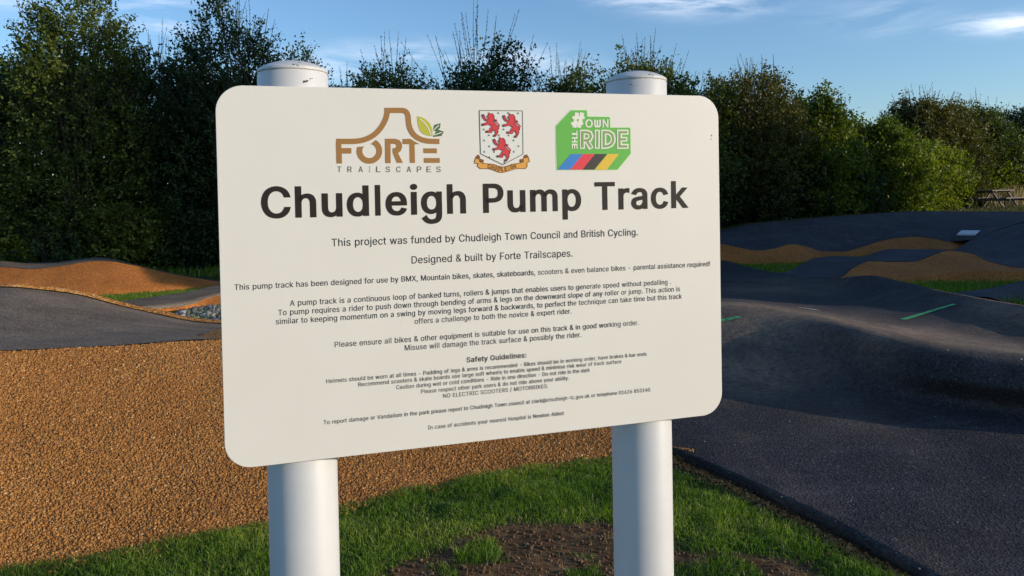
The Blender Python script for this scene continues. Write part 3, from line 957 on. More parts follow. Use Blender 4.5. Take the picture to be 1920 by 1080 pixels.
# ------------------------------------------------------------------ the information sign
GLYPH = {   # letter: (advance, outlines as x, y, x, y ...)
    '!': (98, [34,80,32,254,66,254,64,80], [49,-2,43,-1,38,1,33,4,29,9,27,15,26,20,27,26,29,32,33,37,38,40,43,42,49,43,55,42,60,40,65,37,69,32,71,26,72,20,71,15,69,9,65,4,60,1,55,-1]),
    '#': (220, [121,0,163,254,188,254,147,0], [5,70,9,96,200,96,196,70], [32,0,73,254,99,254,57,0], [20,158,24,184,215,184,211,158]),
    '&': (224, [98,-3,75,-1,55,6,39,17,27,31,20,48,17,67,19,82,24,95,32,106,42,117,70,139,108,168,118,176,123,181,127,187,130,194,131,202,130,210,127,217,123,223,117,227,109,230,101,230,92,229,84,227,77,222,73,216,69,208,68,199,69,190,73,182,84,164,102,142,219,0,182,0,86,116,61,146,51,159,44,172,39,185,38,199,40,215,45,229,55,241,67,249,82,255,100,257,118,255,133,249,145,241,154,230,160,217,162,202,161,191,158,181,152,171,146,162,128,146,77,109,64,98,55,87,50,77,48,66,50,54,55,44,62,35,72,29,83,25,96,23,111,25,126,30,139,37,151,48,160,61,168,76,173,93,174,112,204,112,202,90,198,72,192,57,185,46,173,31,166,23,153,12,136,3,117,-2]),
    ',': (94, [19,-60,34,36,68,36,42,-60]),
    '-': (227, [168,122,168,94,57,94,57,122]),
    '.': (94, [48,-2,42,-1,36,1,31,4,28,9,26,15,25,20,26,27,28,32,31,37,36,40,42,43,48,43,54,43,59,40,64,37,68,32,70,27,71,20,70,15,68,9,64,4,59,1,54,-1]),
    '/': (125, [117,266,36,-38,7,-38,89,266]),
    '0': (227, [113,-3,87,0,65,12,47,31,34,57,27,89,24,127,27,165,35,197,48,223,65,242,87,254,113,258,139,254,161,242,179,223,192,197,200,165,203,127,200,89,192,57,179,31,162,12,140,0], [113,25,131,28,145,37,157,52,165,72,170,97,172,127,170,157,165,182,157,203,145,218,131,227,113,230,96,227,82,218,70,203,62,182,56,157,55,127,56,97,62,72,70,52,82,37,96,28]),
    '1': (227, [38,0,38,27,195,27,195,0], [138,254,138,0,106,0,106,224,105,224,43,179,43,213,99,254]),
    '2': (227, [32,0,32,24,117,114,141,141,149,153,155,163,159,174,160,186,159,198,154,209,146,218,137,224,125,228,112,230,98,228,86,224,77,216,69,207,65,195,64,181,33,181,35,202,43,221,55,237,72,248,91,255,112,258,134,255,153,248,169,237,181,223,188,205,191,186,189,172,185,159,179,145,168,129,133,90,76,30,76,28,195,28,195,0]),
    '3': (227, [109,-3,87,-1,66,5,49,15,35,29,26,46,22,66,55,66,57,54,63,44,72,35,83,30,95,26,109,25,124,26,138,30,149,37,157,46,163,58,165,72,163,86,158,98,150,109,137,117,121,122,101,124,78,124,78,150,144,224,144,226,35,226,35,254,186,254,186,230,106,139,106,144,132,144,154,138,172,127,185,111,194,93,196,72,194,51,185,33,172,18,154,6,133,-1]),
    '4': (227, [20,53,20,79,123,254,155,254,54,83,54,81,207,81,207,53], [141,0,141,61,141,73,141,159,171,159,171,0]),
    '5': (227, [111,-3,89,-1,70,6,54,16,41,30,33,47,30,65,61,65,64,54,69,44,77,36,87,30,98,26,111,25,125,27,138,32,149,41,157,52,162,66,164,81,162,97,157,111,148,122,137,131,124,137,109,138,96,137,84,134,73,129,64,123,34,126,48,254,183,254,183,226,75,226,67,151,68,151,77,157,89,162,101,166,115,167,131,165,147,160,161,153,172,143,182,130,189,116,194,99,195,82,193,58,184,38,171,21,154,8,134,-1]),
    '6': (227, [113,-3,91,-1,71,7,55,20,42,37,34,58,32,81,34,100,40,119,69,170,126,254,161,254,75,131,73,131,77,137,83,144,90,149,98,153,107,156,117,157,139,155,158,147,173,136,185,120,192,101,194,79,192,56,184,36,171,20,155,7,135,-1], [113,24,127,26,139,31,149,40,157,51,162,64,164,79,162,94,157,107,149,118,139,126,127,131,113,133,99,131,87,126,77,118,69,107,64,94,62,79,64,64,69,51,77,40,87,31,99,26]),
    '8': (227, [113,-3,89,-1,68,6,50,17,37,31,29,48,26,68,28,83,33,98,40,110,51,121,63,128,76,132,76,133,59,141,46,154,38,171,35,190,38,209,45,225,57,239,73,249,92,256,113,258,134,256,153,249,169,239,181,225,188,209,191,190,188,171,180,154,167,141,150,133,150,132,164,128,176,121,186,110,194,98,199,83,200,68,198,48,189,31,176,17,158,6,137,-1], [113,25,129,26,142,30,153,37,161,46,167,57,168,69,167,83,161,94,153,104,141,111,128,116,113,118,98,116,85,111,73,104,65,94,59,83,58,69,59,57,64,46,73,37,84,30,97,26], [113,145,126,146,137,150,146,157,154,165,158,176,160,188,158,200,154,210,147,218,138,225,126,229,113,230,100,229,89,225,79,218,72,210,68,200,66,188,68,176,72,165,79,157,89,150,100,146]),
    ':': (94, [48,-2,42,-1,36,1,31,4,28,9,26,15,25,20,26,27,28,32,31,37,36,40,42,43,48,43,54,43,59,40,64,37,68,32,70,27,71,20,70,15,68,9,64,4,59,1,54,-1], [48,135,42,136,36,138,31,142,28,147,26,152,25,158,26,164,28,170,31,174,36,178,42,180,48,181,54,180,59,178,64,174,68,170,70,164,71,158,70,152,68,147,64,142,59,138,54,136]),
    '@': (338, [178,-68,142,-65,111,-57,84,-44,61,-26,43,-4,31,23,23,54,20,90,23,124,31,155,44,182,61,204,84,222,110,235,140,243,174,246,207,243,236,235,261,221,281,204,297,183,308,159,315,134,318,108,316,71,312,54,307,38,300,25,289,14,276,8,258,5,248,6,238,8,229,12,220,18,214,25,211,34,210,34,204,24,194,15,181,8,163,6,142,9,125,18,112,31,102,48,96,69,94,91,97,113,103,132,114,149,129,161,146,169,165,172,180,170,192,166,202,159,208,153,210,153,210,167,237,167,237,55,238,45,242,37,247,33,252,30,259,30,267,30,273,33,278,38,284,48,288,64,291,108,289,129,283,150,274,170,261,187,245,201,225,212,201,219,174,221,146,219,121,212,100,201,82,186,68,167,57,144,51,118,49,89,51,59,57,33,68,10,82,-8,101,-23,123,-34,149,-40,179,-43,206,-40,229,-34,245,-29,252,-53,232,-60,205,-65], [165,32,180,34,191,39,200,47,206,59,210,74,211,92,210,111,206,124,199,134,190,141,179,145,165,146,152,144,141,139,133,130,126,119,122,107,121,92,122,77,125,63,131,50,139,41,151,35]),
    'A': (240, [8,0,101,254,138,254,231,0,198,0,144,151,132,186,116,239,123,239,106,185,95,151,43,0], [55,71,55,99,185,99,185,71]),
    'B': (228, [30,0,30,254,121,254,145,252,164,245,180,235,190,221,197,205,199,187,198,172,193,160,187,150,178,143,168,137,157,133,157,131,170,129,182,123,192,114,201,102,207,86,209,68,207,50,200,33,189,20,172,9,151,2,123,0], [62,29,122,29,148,31,165,40,172,48,176,58,178,68,176,81,171,92,163,102,153,109,140,114,124,115,62,115], [62,143,119,143,132,144,144,148,154,155,162,163,166,174,168,186,167,197,163,206,156,214,147,221,135,225,120,226,62,226]),
    'C': (255, [134,-3,103,1,75,12,52,32,35,58,24,90,20,127,24,165,35,197,52,223,75,242,103,254,134,258,152,256,170,252,186,245,201,236,214,224,224,209,232,193,236,174,204,174,200,186,195,197,187,206,179,214,169,220,158,224,146,227,134,228,111,225,92,216,75,202,62,182,54,157,52,127,54,97,63,72,75,53,92,38,112,29,134,26,146,27,158,30,169,34,179,40,187,48,195,57,200,68,204,80,236,80,232,62,224,45,214,31,201,19,187,9,170,2,153,-2]),
    'D': (251, [109,0,48,0,48,29,107,29,136,31,159,40,177,55,189,75,197,99,200,128,197,156,190,180,177,200,160,214,138,223,110,226,47,226,47,254,113,254,147,251,176,239,200,221,217,196,227,164,231,128,227,91,217,59,199,34,175,15,145,4], [62,254,62,0,30,0,30,254]),
    'E': (209, [30,0,30,254,186,254,186,226,62,226,62,143,178,143,178,114,62,114,62,29,188,29,188,0]),
    'F': (205, [30,0,30,254,185,254,185,226,62,226,62,139,173,139,173,111,62,111,62,0]),
    'G': (260, [134,-3,102,1,75,13,52,32,35,58,24,90,20,127,24,165,35,197,52,223,74,242,102,254,132,258,152,256,170,252,187,245,202,235,214,222,225,208,232,192,237,174,204,174,199,186,194,197,186,206,178,213,168,220,158,224,146,227,133,228,111,225,92,216,75,202,62,182,54,157,52,127,54,97,63,72,75,53,92,38,112,29,134,26,155,29,172,36,187,47,198,62,205,80,207,101,217,100,141,100,141,128,239,128,239,100,236,71,225,45,209,25,188,9,163,0]),
    'H': (258, [30,0,30,254,62,254,62,144,196,144,196,254,228,254,228,0,196,0,196,116,62,116,62,0]),
    'I': (150, [16,0,16,29,59,29,59,226,16,226,16,254,135,254,135,226,91,226,91,29,135,29,135,0]),
    'K': (233, [52,73,52,108,70,131,87,152,106,172,182,254,224,254,116,138,114,138], [30,0,30,254,62,254,62,167,62,112,62,97,62,0], [186,0,94,130,114,155,224,0]),
    'L': (196, [30,0,30,254,62,254,62,29,181,29,181,0]),
    'M': (314, [30,0,30,254,76,254,139,94,144,79,150,61,156,42,161,24,154,24,159,41,165,61,171,79,176,94,238,254,284,254,284,0,252,0,252,145,252,163,253,184,253,207,253,229,256,229,249,205,241,181,234,161,228,145,171,0,143,0,85,145,80,160,72,181,65,204,56,229,59,229,60,208,60,186,61,164,61,145,61,0]),
    'N': (262, [30,0,30,254,68,254,172,91,181,75,194,53,207,27,202,27,200,54,200,79,199,97,199,254,232,254,232,0,193,0,101,145,89,165,74,191,54,226,60,227,61,192,62,164,62,145,62,0]),
    'O': (267, [133,-3,103,1,75,12,52,32,35,58,24,90,20,127,24,165,35,197,52,223,75,242,103,254,133,258,164,254,192,242,215,223,232,197,243,165,247,127,243,90,232,58,215,32,192,12,164,1], [133,26,155,29,175,38,191,52,204,72,212,97,215,127,212,157,204,182,191,202,175,216,155,225,133,228,112,225,92,216,75,202,63,182,54,157,52,127,54,97,63,72,75,52,92,38,112,29]),
    'P': (222, [30,0,30,254,118,254,144,252,166,244,183,231,195,215,202,195,204,174,202,152,195,133,183,116,166,104,144,96,118,93,55,93,55,121,116,121,134,123,149,128,159,136,167,147,171,160,172,174,171,188,167,201,159,211,148,219,134,224,116,226,62,226,62,0]),
    'R': (224, [30,0,30,254,118,254,145,252,167,244,183,232,195,217,202,198,205,176,202,154,195,136,183,120,166,109,145,101,118,99,48,99,48,128,117,128,135,129,149,133,160,141,167,150,171,162,173,176,171,190,167,202,159,212,149,220,134,224,116,226,62,226,62,0], [177,0,115,115,151,115,214,0]),
    'S': (223, [112,-4,86,-2,64,5,46,15,32,30,23,48,19,68,52,68,55,55,62,44,71,35,83,29,97,26,112,25,128,26,143,30,155,37,165,46,171,57,173,70,171,81,166,89,158,96,148,102,122,111,92,120,64,130,43,145,34,156,28,170,26,186,29,206,37,224,51,238,69,249,90,256,114,258,137,256,158,249,175,238,189,224,197,208,200,189,169,189,166,201,160,211,151,219,134,227,112,229,97,228,84,224,73,218,64,209,59,199,58,188,58,180,61,173,65,167,74,160,85,154,106,147,132,140,156,132,168,126,179,119,189,110,197,99,202,85,204,69,201,50,193,32,180,17,162,5,139,-2]),
    'T': (224, [16,226,16,254,208,254,208,226,128,226,128,0,96,0,96,226]),
    'U': (259, [129,-4,101,-1,77,8,57,22,42,40,33,62,30,87,30,254,62,254,62,89,64,72,70,57,80,44,94,34,110,28,129,26,149,28,165,34,179,44,188,57,194,72,196,89,196,254,229,254,229,87,226,62,216,40,201,22,182,8,157,-1]),
    'V': (240, [102,0,8,254,42,254,96,103,108,69,124,15,117,15,133,69,145,103,197,254,231,254,139,0]),
    'W': (343, [78,0,8,254,41,254,82,98,88,73,93,47,98,20,95,20,100,47,106,73,112,98,153,254,190,254,231,98,237,73,243,47,249,20,244,20,249,47,255,73,261,98,302,254,335,254,265,0,228,0,184,161,176,196,168,237,175,237,167,197,159,161,115,0]),
    'X': (237, [9,0,109,142,109,118,15,254,52,254,89,200,102,181,112,164,122,146,116,146,126,164,136,181,149,200,187,254,223,254,129,119,129,143,228,0,191,0,146,65,134,83,125,98,115,116,122,116,113,98,103,83,91,65,46,0]),
    'a': (195, [80,-4,63,-3,47,2,34,11,24,22,17,37,15,54,17,69,22,80,29,90,39,97,50,102,63,105,89,110,117,113,126,115,133,117,135,120,137,123,138,127,138,128,137,139,133,148,128,156,120,161,110,164,98,165,85,164,75,161,66,156,59,150,54,144,50,137,20,146,29,161,39,173,52,182,66,188,82,191,97,192,119,190,131,186,143,180,153,172,161,160,167,145,168,126,168,0,138,0,138,26,136,26,132,19,126,12,118,6,108,1,95,-3], [85,23,101,24,114,29,124,37,132,47,136,57,138,69,138,95,135,93,130,91,116,88,100,86,88,84,67,79,58,75,52,70,47,62,46,52,47,43,51,36,57,30,65,26,74,24]),
    'b': (212, [115,-4,99,-3,86,2,76,8,69,16,59,29,56,29,56,0,26,0,26,254,57,254,57,160,59,160,69,173,76,180,86,186,98,191,115,192,137,189,156,180,173,166,185,146,193,122,195,94,193,66,185,42,173,23,157,8,137,-1], [110,23,126,26,140,33,150,44,158,58,163,75,164,95,163,114,158,131,150,145,140,156,126,163,110,165,94,163,81,156,70,145,62,131,58,114,56,95,58,75,63,58,70,43,81,32,94,26]),
    'c': (198, [104,-4,79,-1,58,8,41,23,28,43,20,66,17,94,20,122,28,146,41,165,58,180,79,189,104,192,117,191,130,189,142,184,153,178,162,170,170,161,176,150,181,138,151,131,149,138,145,145,141,150,135,155,128,159,121,162,113,164,104,165,86,162,73,155,62,144,54,129,50,112,48,94,50,75,54,59,62,44,73,33,86,26,104,23,113,24,121,26,129,29,135,33,141,38,146,44,149,51,152,59,181,51,177,39,171,28,163,19,153,11,142,4,130,0,117,-3]),
    'd': (212, [98,-4,75,-1,56,8,40,23,27,42,20,66,17,94,20,122,27,146,40,166,56,180,75,189,98,192,114,191,126,186,136,180,144,173,153,160,155,160,155,254,186,254,186,0,156,0,156,29,153,29,143,16,136,8,126,2,114,-3], [102,23,118,26,132,32,142,43,150,58,154,75,156,95,154,114,150,131,142,145,132,156,118,163,102,165,86,163,72,156,62,145,54,131,50,114,48,95,50,75,54,58,62,44,73,33,86,26]),
    'e': (202, [106,-4,80,-1,58,8,41,23,28,42,20,66,17,93,20,121,28,145,40,165,58,180,78,189,103,192,118,191,133,187,147,180,160,170,170,157,179,141,184,121,186,97,186,85,49,85,50,69,55,53,64,40,76,31,90,25,106,23,117,24,127,26,135,31,143,36,149,44,153,53,182,45,177,32,168,20,156,10,141,2,125,-3], [153,110,153,119,149,134,141,147,131,157,118,163,103,165,87,163,73,157,62,147,54,135,50,121,49,110]),
    'f': (127, [114,190,114,164,3,164,3,190], [40,0,40,216,42,231,48,243,57,252,68,259,80,264,94,265,111,263,121,260,114,234,107,236,103,237,97,237,89,236,82,234,77,230,72,221,71,209,71,0]),
    'g': (213, [103,-75,84,-74,67,-70,53,-63,41,-55,32,-45,25,-35,51,-20,61,-33,68,-39,77,-44,89,-48,103,-49,124,-46,141,-38,149,-29,154,-17,156,-3,156,34,153,34,143,21,136,14,126,8,114,4,97,2,76,5,56,13,40,27,28,45,20,68,17,96,20,123,27,147,40,166,56,180,76,189,98,192,114,191,127,186,137,180,144,173,154,159,157,159,157,190,186,190,186,-4,183,-27,175,-45,162,-59,145,-68,125,-73], [102,30,118,32,132,38,142,47,150,61,155,77,156,96,155,115,150,132,142,146,132,156,119,163,102,165,86,163,73,156,62,145,54,131,50,115,48,96,50,78,54,61,62,48,73,38,86,32]),
    'h': (205, [57,113,57,0,26,0,26,254,57,254,57,144,51,144,62,166,76,181,94,189,114,192,132,190,148,184,161,174,170,160,177,142,179,120,179,0,148,0,148,118,145,137,136,152,128,159,117,163,105,165,92,163,80,159,71,151,63,141,58,129]),
    'i': (83, [26,0,26,190,57,190,57,0], [42,221,36,222,31,224,27,227,23,231,21,236,21,242,21,247,23,252,27,256,31,259,36,261,42,262,47,261,52,259,57,256,60,252,62,247,63,242,62,236,60,231,57,227,52,224,47,222]),
    'j': (83, [26,190,57,190,57,-15,55,-31,51,-45,43,-56,32,-65,19,-70,2,-71,-5,-71,-5,-43,1,-43,9,-43,15,-40,20,-36,25,-27,26,-15], [42,221,36,222,31,224,27,227,23,231,21,236,20,242,21,247,23,252,27,256,31,259,36,261,42,262,47,261,52,259,57,256,60,252,62,247,63,242,62,236,60,231,57,227,52,224,47,222]),
    'k': (190, [55,68,55,106,60,106,142,190,180,190,92,100,89,100], [26,0,26,254,57,254,57,0], [147,0,74,93,96,114,186,0]),
    'l': (95, [70,-1,56,0,45,4,37,10,29,24,26,42,26,254,57,254,57,49,58,38,60,31,63,28,67,27,73,26,80,26,85,27,90,1,81,0]),
    'm': (305, [26,0,26,190,56,190,56,148,54,148,59,162,66,173,75,182,86,188,98,192,110,193,123,192,134,187,144,180,154,166,160,147,156,147,161,160,169,172,178,181,190,187,204,192,218,193,234,191,249,186,261,177,270,164,276,148,278,128,278,0,248,0,248,127,247,139,243,149,236,156,224,163,209,165,197,164,187,160,179,153,173,145,169,135,168,124,168,0,137,0,137,130,136,140,132,148,126,156,115,163,100,165,89,164,79,160,70,154,63,145,58,133,57,119,57,0]),
    'n': (205, [57,113,57,0,26,0,26,190,56,190,56,144,51,144,62,166,76,181,94,189,114,192,132,190,147,184,160,174,170,160,176,142,179,120,179,0,148,0,148,118,145,137,136,152,128,159,117,163,105,165,92,163,80,159,71,151,63,141,58,129]),
    'o': (208, [104,-4,79,-1,58,8,41,23,28,43,20,66,17,94,20,122,28,146,41,165,58,180,79,189,104,192,128,189,149,180,167,165,180,146,188,122,191,94,188,66,180,43,167,23,149,8,128,-1], [104,23,121,26,135,33,146,44,154,59,158,75,160,94,158,112,154,129,146,144,135,155,121,162,104,165,86,162,73,155,62,144,54,129,50,112,48,94,50,75,54,59,62,44,73,33,86,26]),
    'p': (212, [26,-71,26,190,56,190,56,160,59,160,69,173,76,180,86,186,98,191,115,192,137,189,156,180,173,166,185,146,193,122,195,94,193,66,185,42,173,23,157,8,137,-1,115,-4,99,-3,86,2,76,8,69,16,59,29,57,29,57,-71], [110,23,126,26,140,33,150,44,158,58,163,75,164,95,163,114,158,131,150,145,140,156,126,163,110,165,94,163,81,156,70,145,62,131,58,114,56,95,58,75,63,58,70,43,81,32,94,26]),
    'q': (212, [186,-71,155,-71,155,29,153,29,143,16,136,8,126,2,114,-3,98,-4,75,-1,56,8,40,23,27,42,20,66,17,94,20,122,27,146,40,166,56,180,75,189,98,192,114,191,126,186,136,180,144,173,153,160,156,160,156,190,186,190], [102,23,118,26,132,32,142,43,150,58,154,75,156,95,154,114,150,131,142,145,132,156,118,163,102,165,86,163,72,156,62,145,54,131,50,114,48,95,50,75,54,58,62,44,73,33,86,26]),
    'r': (130, [26,0,26,190,56,190,56,160,58,160,65,173,76,184,90,190,107,192,115,192,122,192,122,161,115,162,103,163,91,161,80,157,70,151,63,142,58,131,57,118,57,0]),
    's': (182, [91,-4,72,-3,56,2,42,9,31,19,23,32,18,47,47,53,50,44,55,36,62,30,75,25,91,23,108,25,122,31,129,37,133,44,134,51,133,58,131,63,127,68,118,74,106,78,75,85,52,93,36,104,29,113,25,124,23,137,26,152,33,166,43,177,58,185,74,190,94,192,112,191,127,186,140,179,149,170,157,158,162,145,134,139,129,149,121,158,110,164,94,166,78,164,65,158,59,153,56,146,54,139,55,132,58,126,62,122,72,116,86,111,115,105,137,97,153,86,160,76,164,66,166,53,163,37,156,24,145,12,130,3,112,-2]),
    't': (114, [102,190,102,164,3,164,3,190], [32,236,63,236,63,49,64,38,68,31,72,27,78,26,85,25,93,26,101,27,107,1,96,-1,84,-2,62,1,46,11,38,20,34,32,32,46]),
    'u': (205, [91,-3,73,-1,57,5,44,15,35,29,28,47,26,69,26,190,57,190,57,72,60,52,68,37,77,31,88,26,100,25,113,27,125,31,134,38,142,48,146,61,148,76,148,190,179,190,179,0,149,0,149,46,154,46,143,23,129,8,111,0]),
    'v': (195, [81,0,9,190,42,190,83,78,93,43,103,10,92,10,101,43,112,78,152,190,186,190,113,0]),
    'w': (284, [69,0,11,190,44,190,67,107,77,68,88,21,82,21,93,67,103,107,126,190,158,190,181,107,191,68,201,21,196,21,206,68,217,107,240,190,272,190,215,0,184,0,159,86,152,112,145,140,138,169,145,169,138,140,131,112,124,86,99,0]),
    'x': (189, [10,0,86,109,86,86,14,190,50,190,74,153,90,127,104,103,88,103,101,127,117,153,141,190,176,190,104,84,104,107,179,0,143,0,115,43,100,68,86,91,102,91,89,68,74,43,46,0]),
    'y': (195, [24,-69,31,-43,36,-44,44,-45,52,-44,59,-42,65,-37,71,-29,75,-18,81,-1,9,190,42,190,83,78,93,43,103,10,92,10,101,43,112,78,153,190,186,190,102,-29,96,-43,88,-54,80,-62,70,-68,58,-71,46,-73,32,-72,27,-70]),
}
def glyph(ch):
    if ch == 'l':        # a plain upright bar
        return 92, [[(34, 0), (34, 256), (59, 256), (59, 0)][::LSIGN]]
    g_ = GLYPH[ch]
    return g_[0], [list(zip(c[0::2], c[1::2])) for c in g_[1:]]


CAP = 254.0     # cap height in glyph units


def embolden(cs, dx, dy):
    out = []
    for c in cs:
        n = len(c)
        q = []
        for k in range(n):
            a, b, d = np.array(c[k - 1], float), np.array(c[k], float), np.array(c[(k + 1) % n], float)
            t1, t2 = b - a, d - b
            t1 /= np.linalg.norm(t1) + 1e-9
            t2 /= np.linalg.norm(t2) + 1e-9
            n1, n2 = np.array([t1[1], -t1[0]]), np.array([t2[1], -t2[0]])
            m = n1 + n2
            m /= max(0.45, 1 + n1 @ n2)
            q.append((b[0] + GSIGN * m[0] * dx, b[1] + GSIGN * m[1] * dy))
        out.append(q)
    return out


def area(c):
    return 0.5 * sum(c[k - 1][0] * c[k][1] - c[k][0] * c[k - 1][1] for k in range(len(c)))


LSIGN = 1
GSIGN = 1.0 if area(max(glyph('H')[1], key=lambda c: abs(area(c)))) > 0 else -1.0


def cross2(a, b, c):
    return (b[0] - a[0]) * (c[1] - a[1]) - (b[1] - a[1]) * (c[0] - a[0])


def inside(p, c):
    r = False
    for k in range(len(c)):
        a, b = c[k - 1], c[k]
        if (a[1] > p[1]) != (b[1] > p[1]) and p[0] < (b[0] - a[0]) * (p[1] - a[1]) / (b[1] - a[1]) + a[0]:
            r = not r
    return r


def ear_clip(c):
    """triangles of a simple outline (bridged holes allowed), as index triples"""
    idx = list(range(len(c)))
    if area(c) < 0:
        idx.reverse()
    T, guard = [], 0
    while len(idx) > 3 and guard < 4000:
        guard += 1
        best, n = None, len(idx)
        for k in range(n):
            i0, i1, i2 = idx[k - 1], idx[k], idx[(k + 1) % n]
            a, b, d = c[i0], c[i1], c[i2]
            cr = cross2(a, b, d)
            if cr <= 1e-12:
                if cr > -1e-12:
                    best = (k, False)
                    break
                continue
            ok = True
            for j in idx:
                if j in (i0, i1, i2):
                    continue
                p = c[j]
                if p == a or p == b or p == d:
                    continue
                if cross2(a, b, p) >= 0 and cross2(b, d, p) >= 0 and cross2(d, a, p) >= 0:
                    ok = False
                    break
            if ok:
                best = (k, True)
                break
        if best is None:
            best = (max(range(n), key=lambda q: cross2(c[idx[q - 1]], c[idx[q]], c[idx[(q + 1) % n]])), True)
        k, emit = best
        if emit:
            T.append((idx[k - 1], idx[k], idx[(k + 1) % n]))
        idx.pop(k)
    if len(idx) == 3:
        T.append(tuple(idx))
    return T


def triangulate(contours):
    """outlines with holes -> list of (points, triangles)"""
    cs = [[(float(x), float(y)) for x, y in c] for c in contours]
    sgn = 1 if area(max(cs, key=lambda c: abs(area(c)))) > 0 else -1
    outer = [c for c in cs if area(c) * sgn > 0]
    holes = [c for c in cs if area(c) * sgn <= 0]
    res = []
    for o_ in outer:
        mine = sorted([h for h in holes if inside(h[0], o_)], key=lambda h: -max(p[0] for p in h))
        poly = list(o_)
        for h in mine:
            cand = sorted(((p, q) for p in range(len(poly)) for q in range(len(h))),
                          key=lambda t: (poly[t[0]][0] - h[t[1]][0]) ** 2 + (poly[t[0]][1] - h[t[1]][1]) ** 2)
            best = None
            for i_, j_ in cand[:14]:
                trial = poly[:i_ + 1] + h[j_:] + h[:j_ + 1] + poly[i_:]
                got = sum(abs(cross2(trial[a], trial[b], trial[c])) / 2 for a, b, c in ear_clip(trial))
                err = abs(got - abs(area(trial)))
                if best is None or err < best[0]:
                    best = (err, trial)
                if err < 0.004 * abs(area(trial)):
                    break
            poly = best[1]
        res.append((poly, ear_clip(poly)))
    return res


class Flat:
    """flat print: filled outlines, mapped on to the board's face"""
    def __init__(s):
        s.V, s.F, s.M = [], [], []
        s.k = 0

    def put(s, tri, fn, layer, m=0):
        for pts, T in tri:
            b = len(s.V)
            Q = [fn(p) for p in pts]
            s.k += 1
            s.V += [(x, -0.00035 * layer - 0.000003 * (s.k % 90), z) for x, z in Q]
            for t in T:
                if cross2(Q[t[0]], Q[t[1]], Q[t[2]]) < 0:
                    t = t[::-1]
                s.F.append(tuple(k + b for k in t))
                s.M.append(m)

    def fill(s, contours, layer, m=0):
        """contours: board coordinates (x, z)"""
        s.put(triangulate([[(x * 1000, z * 1000) for x, z in c] for c in contours]), lambda p: (p[0] / 1000, p[1] / 1000), layer, m)

    def build(s, name, mats, parent):
        return mesh_obj(name, s.V, s.F, mats, parent, midx=s.M)


B_ORG = np.array([-0.46275463, 1.21813839, CAM_H - 0.42562056])
B_EX = np.array([0.956311254, 0.292350451, 0.0])
B_IN = np.array([-0.292350451, 0.956311254, 0.0])
B_YAW = math.atan2(B_EX[1], B_EX[0])
BW, BH, BR = 0.9, 0.61, 0.042
BZ = B_ORG[2]


def on_board(px, py, y=0.0):
    """board coordinates (x along the board, z up from the board's bottom) at a pixel, on the plane y behind its face"""
    r = ray(px, py)
    o = np.array([0, 0, CAM_H]) - B_ORG
    s = (y - o @ B_IN) / (r @ B_IN)
    p = o + r * s
    return (p @ B_EX, p[2])


sign = empty('information_sign', (B_ORG[0], B_ORG[1], 0), B_YAW)
tag(sign, 'white pump track information board with rounded corners on two white posts', 'sign')

# board: rounded plate with a small edge chamfer
prof = []
for cx_, cz_, a0 in ((BW - BR, BR, -90), (BW - BR, BH - BR, 0), (BR, BH - BR, 90), (BR, BR, 180)):
    for k in range(13):
        a = math.radians(a0 + 90 * k / 12)
        prof.append((cx_, cz_, math.cos(a), math.sin(a)))
rings = []
for y, ins in ((0.0, 0.0006), (0.0006, 0.0), (0.0034, 0.0), (0.004, 0.0006)):
    rings.append([(cx_ + ca * (BR - ins), y, BZ + cz_ + sa * (BR - ins)) for cx_, cz_, ca, sa in prof])
n = len(prof)
V = [v for r in rings for v in r]
F = [tuple(range(n)), tuple(range(3 * n, 4 * n))[::-1]]
for j in range(3):
    F += [(j * n + k, (j + 1) * n + k, (j + 1) * n + (k + 1) % n, j * n + (k + 1) % n) for k in range(n)]
board = mesh_obj('board', V, F, M_BOARD, sign)
board['label'] = 'cream white face with rounded corners, printed in black and colour'


def print_obj(flat, name, mats):
    o = flat.build(name, mats, board)
    o.location = (0, 0, BZ)
    return o


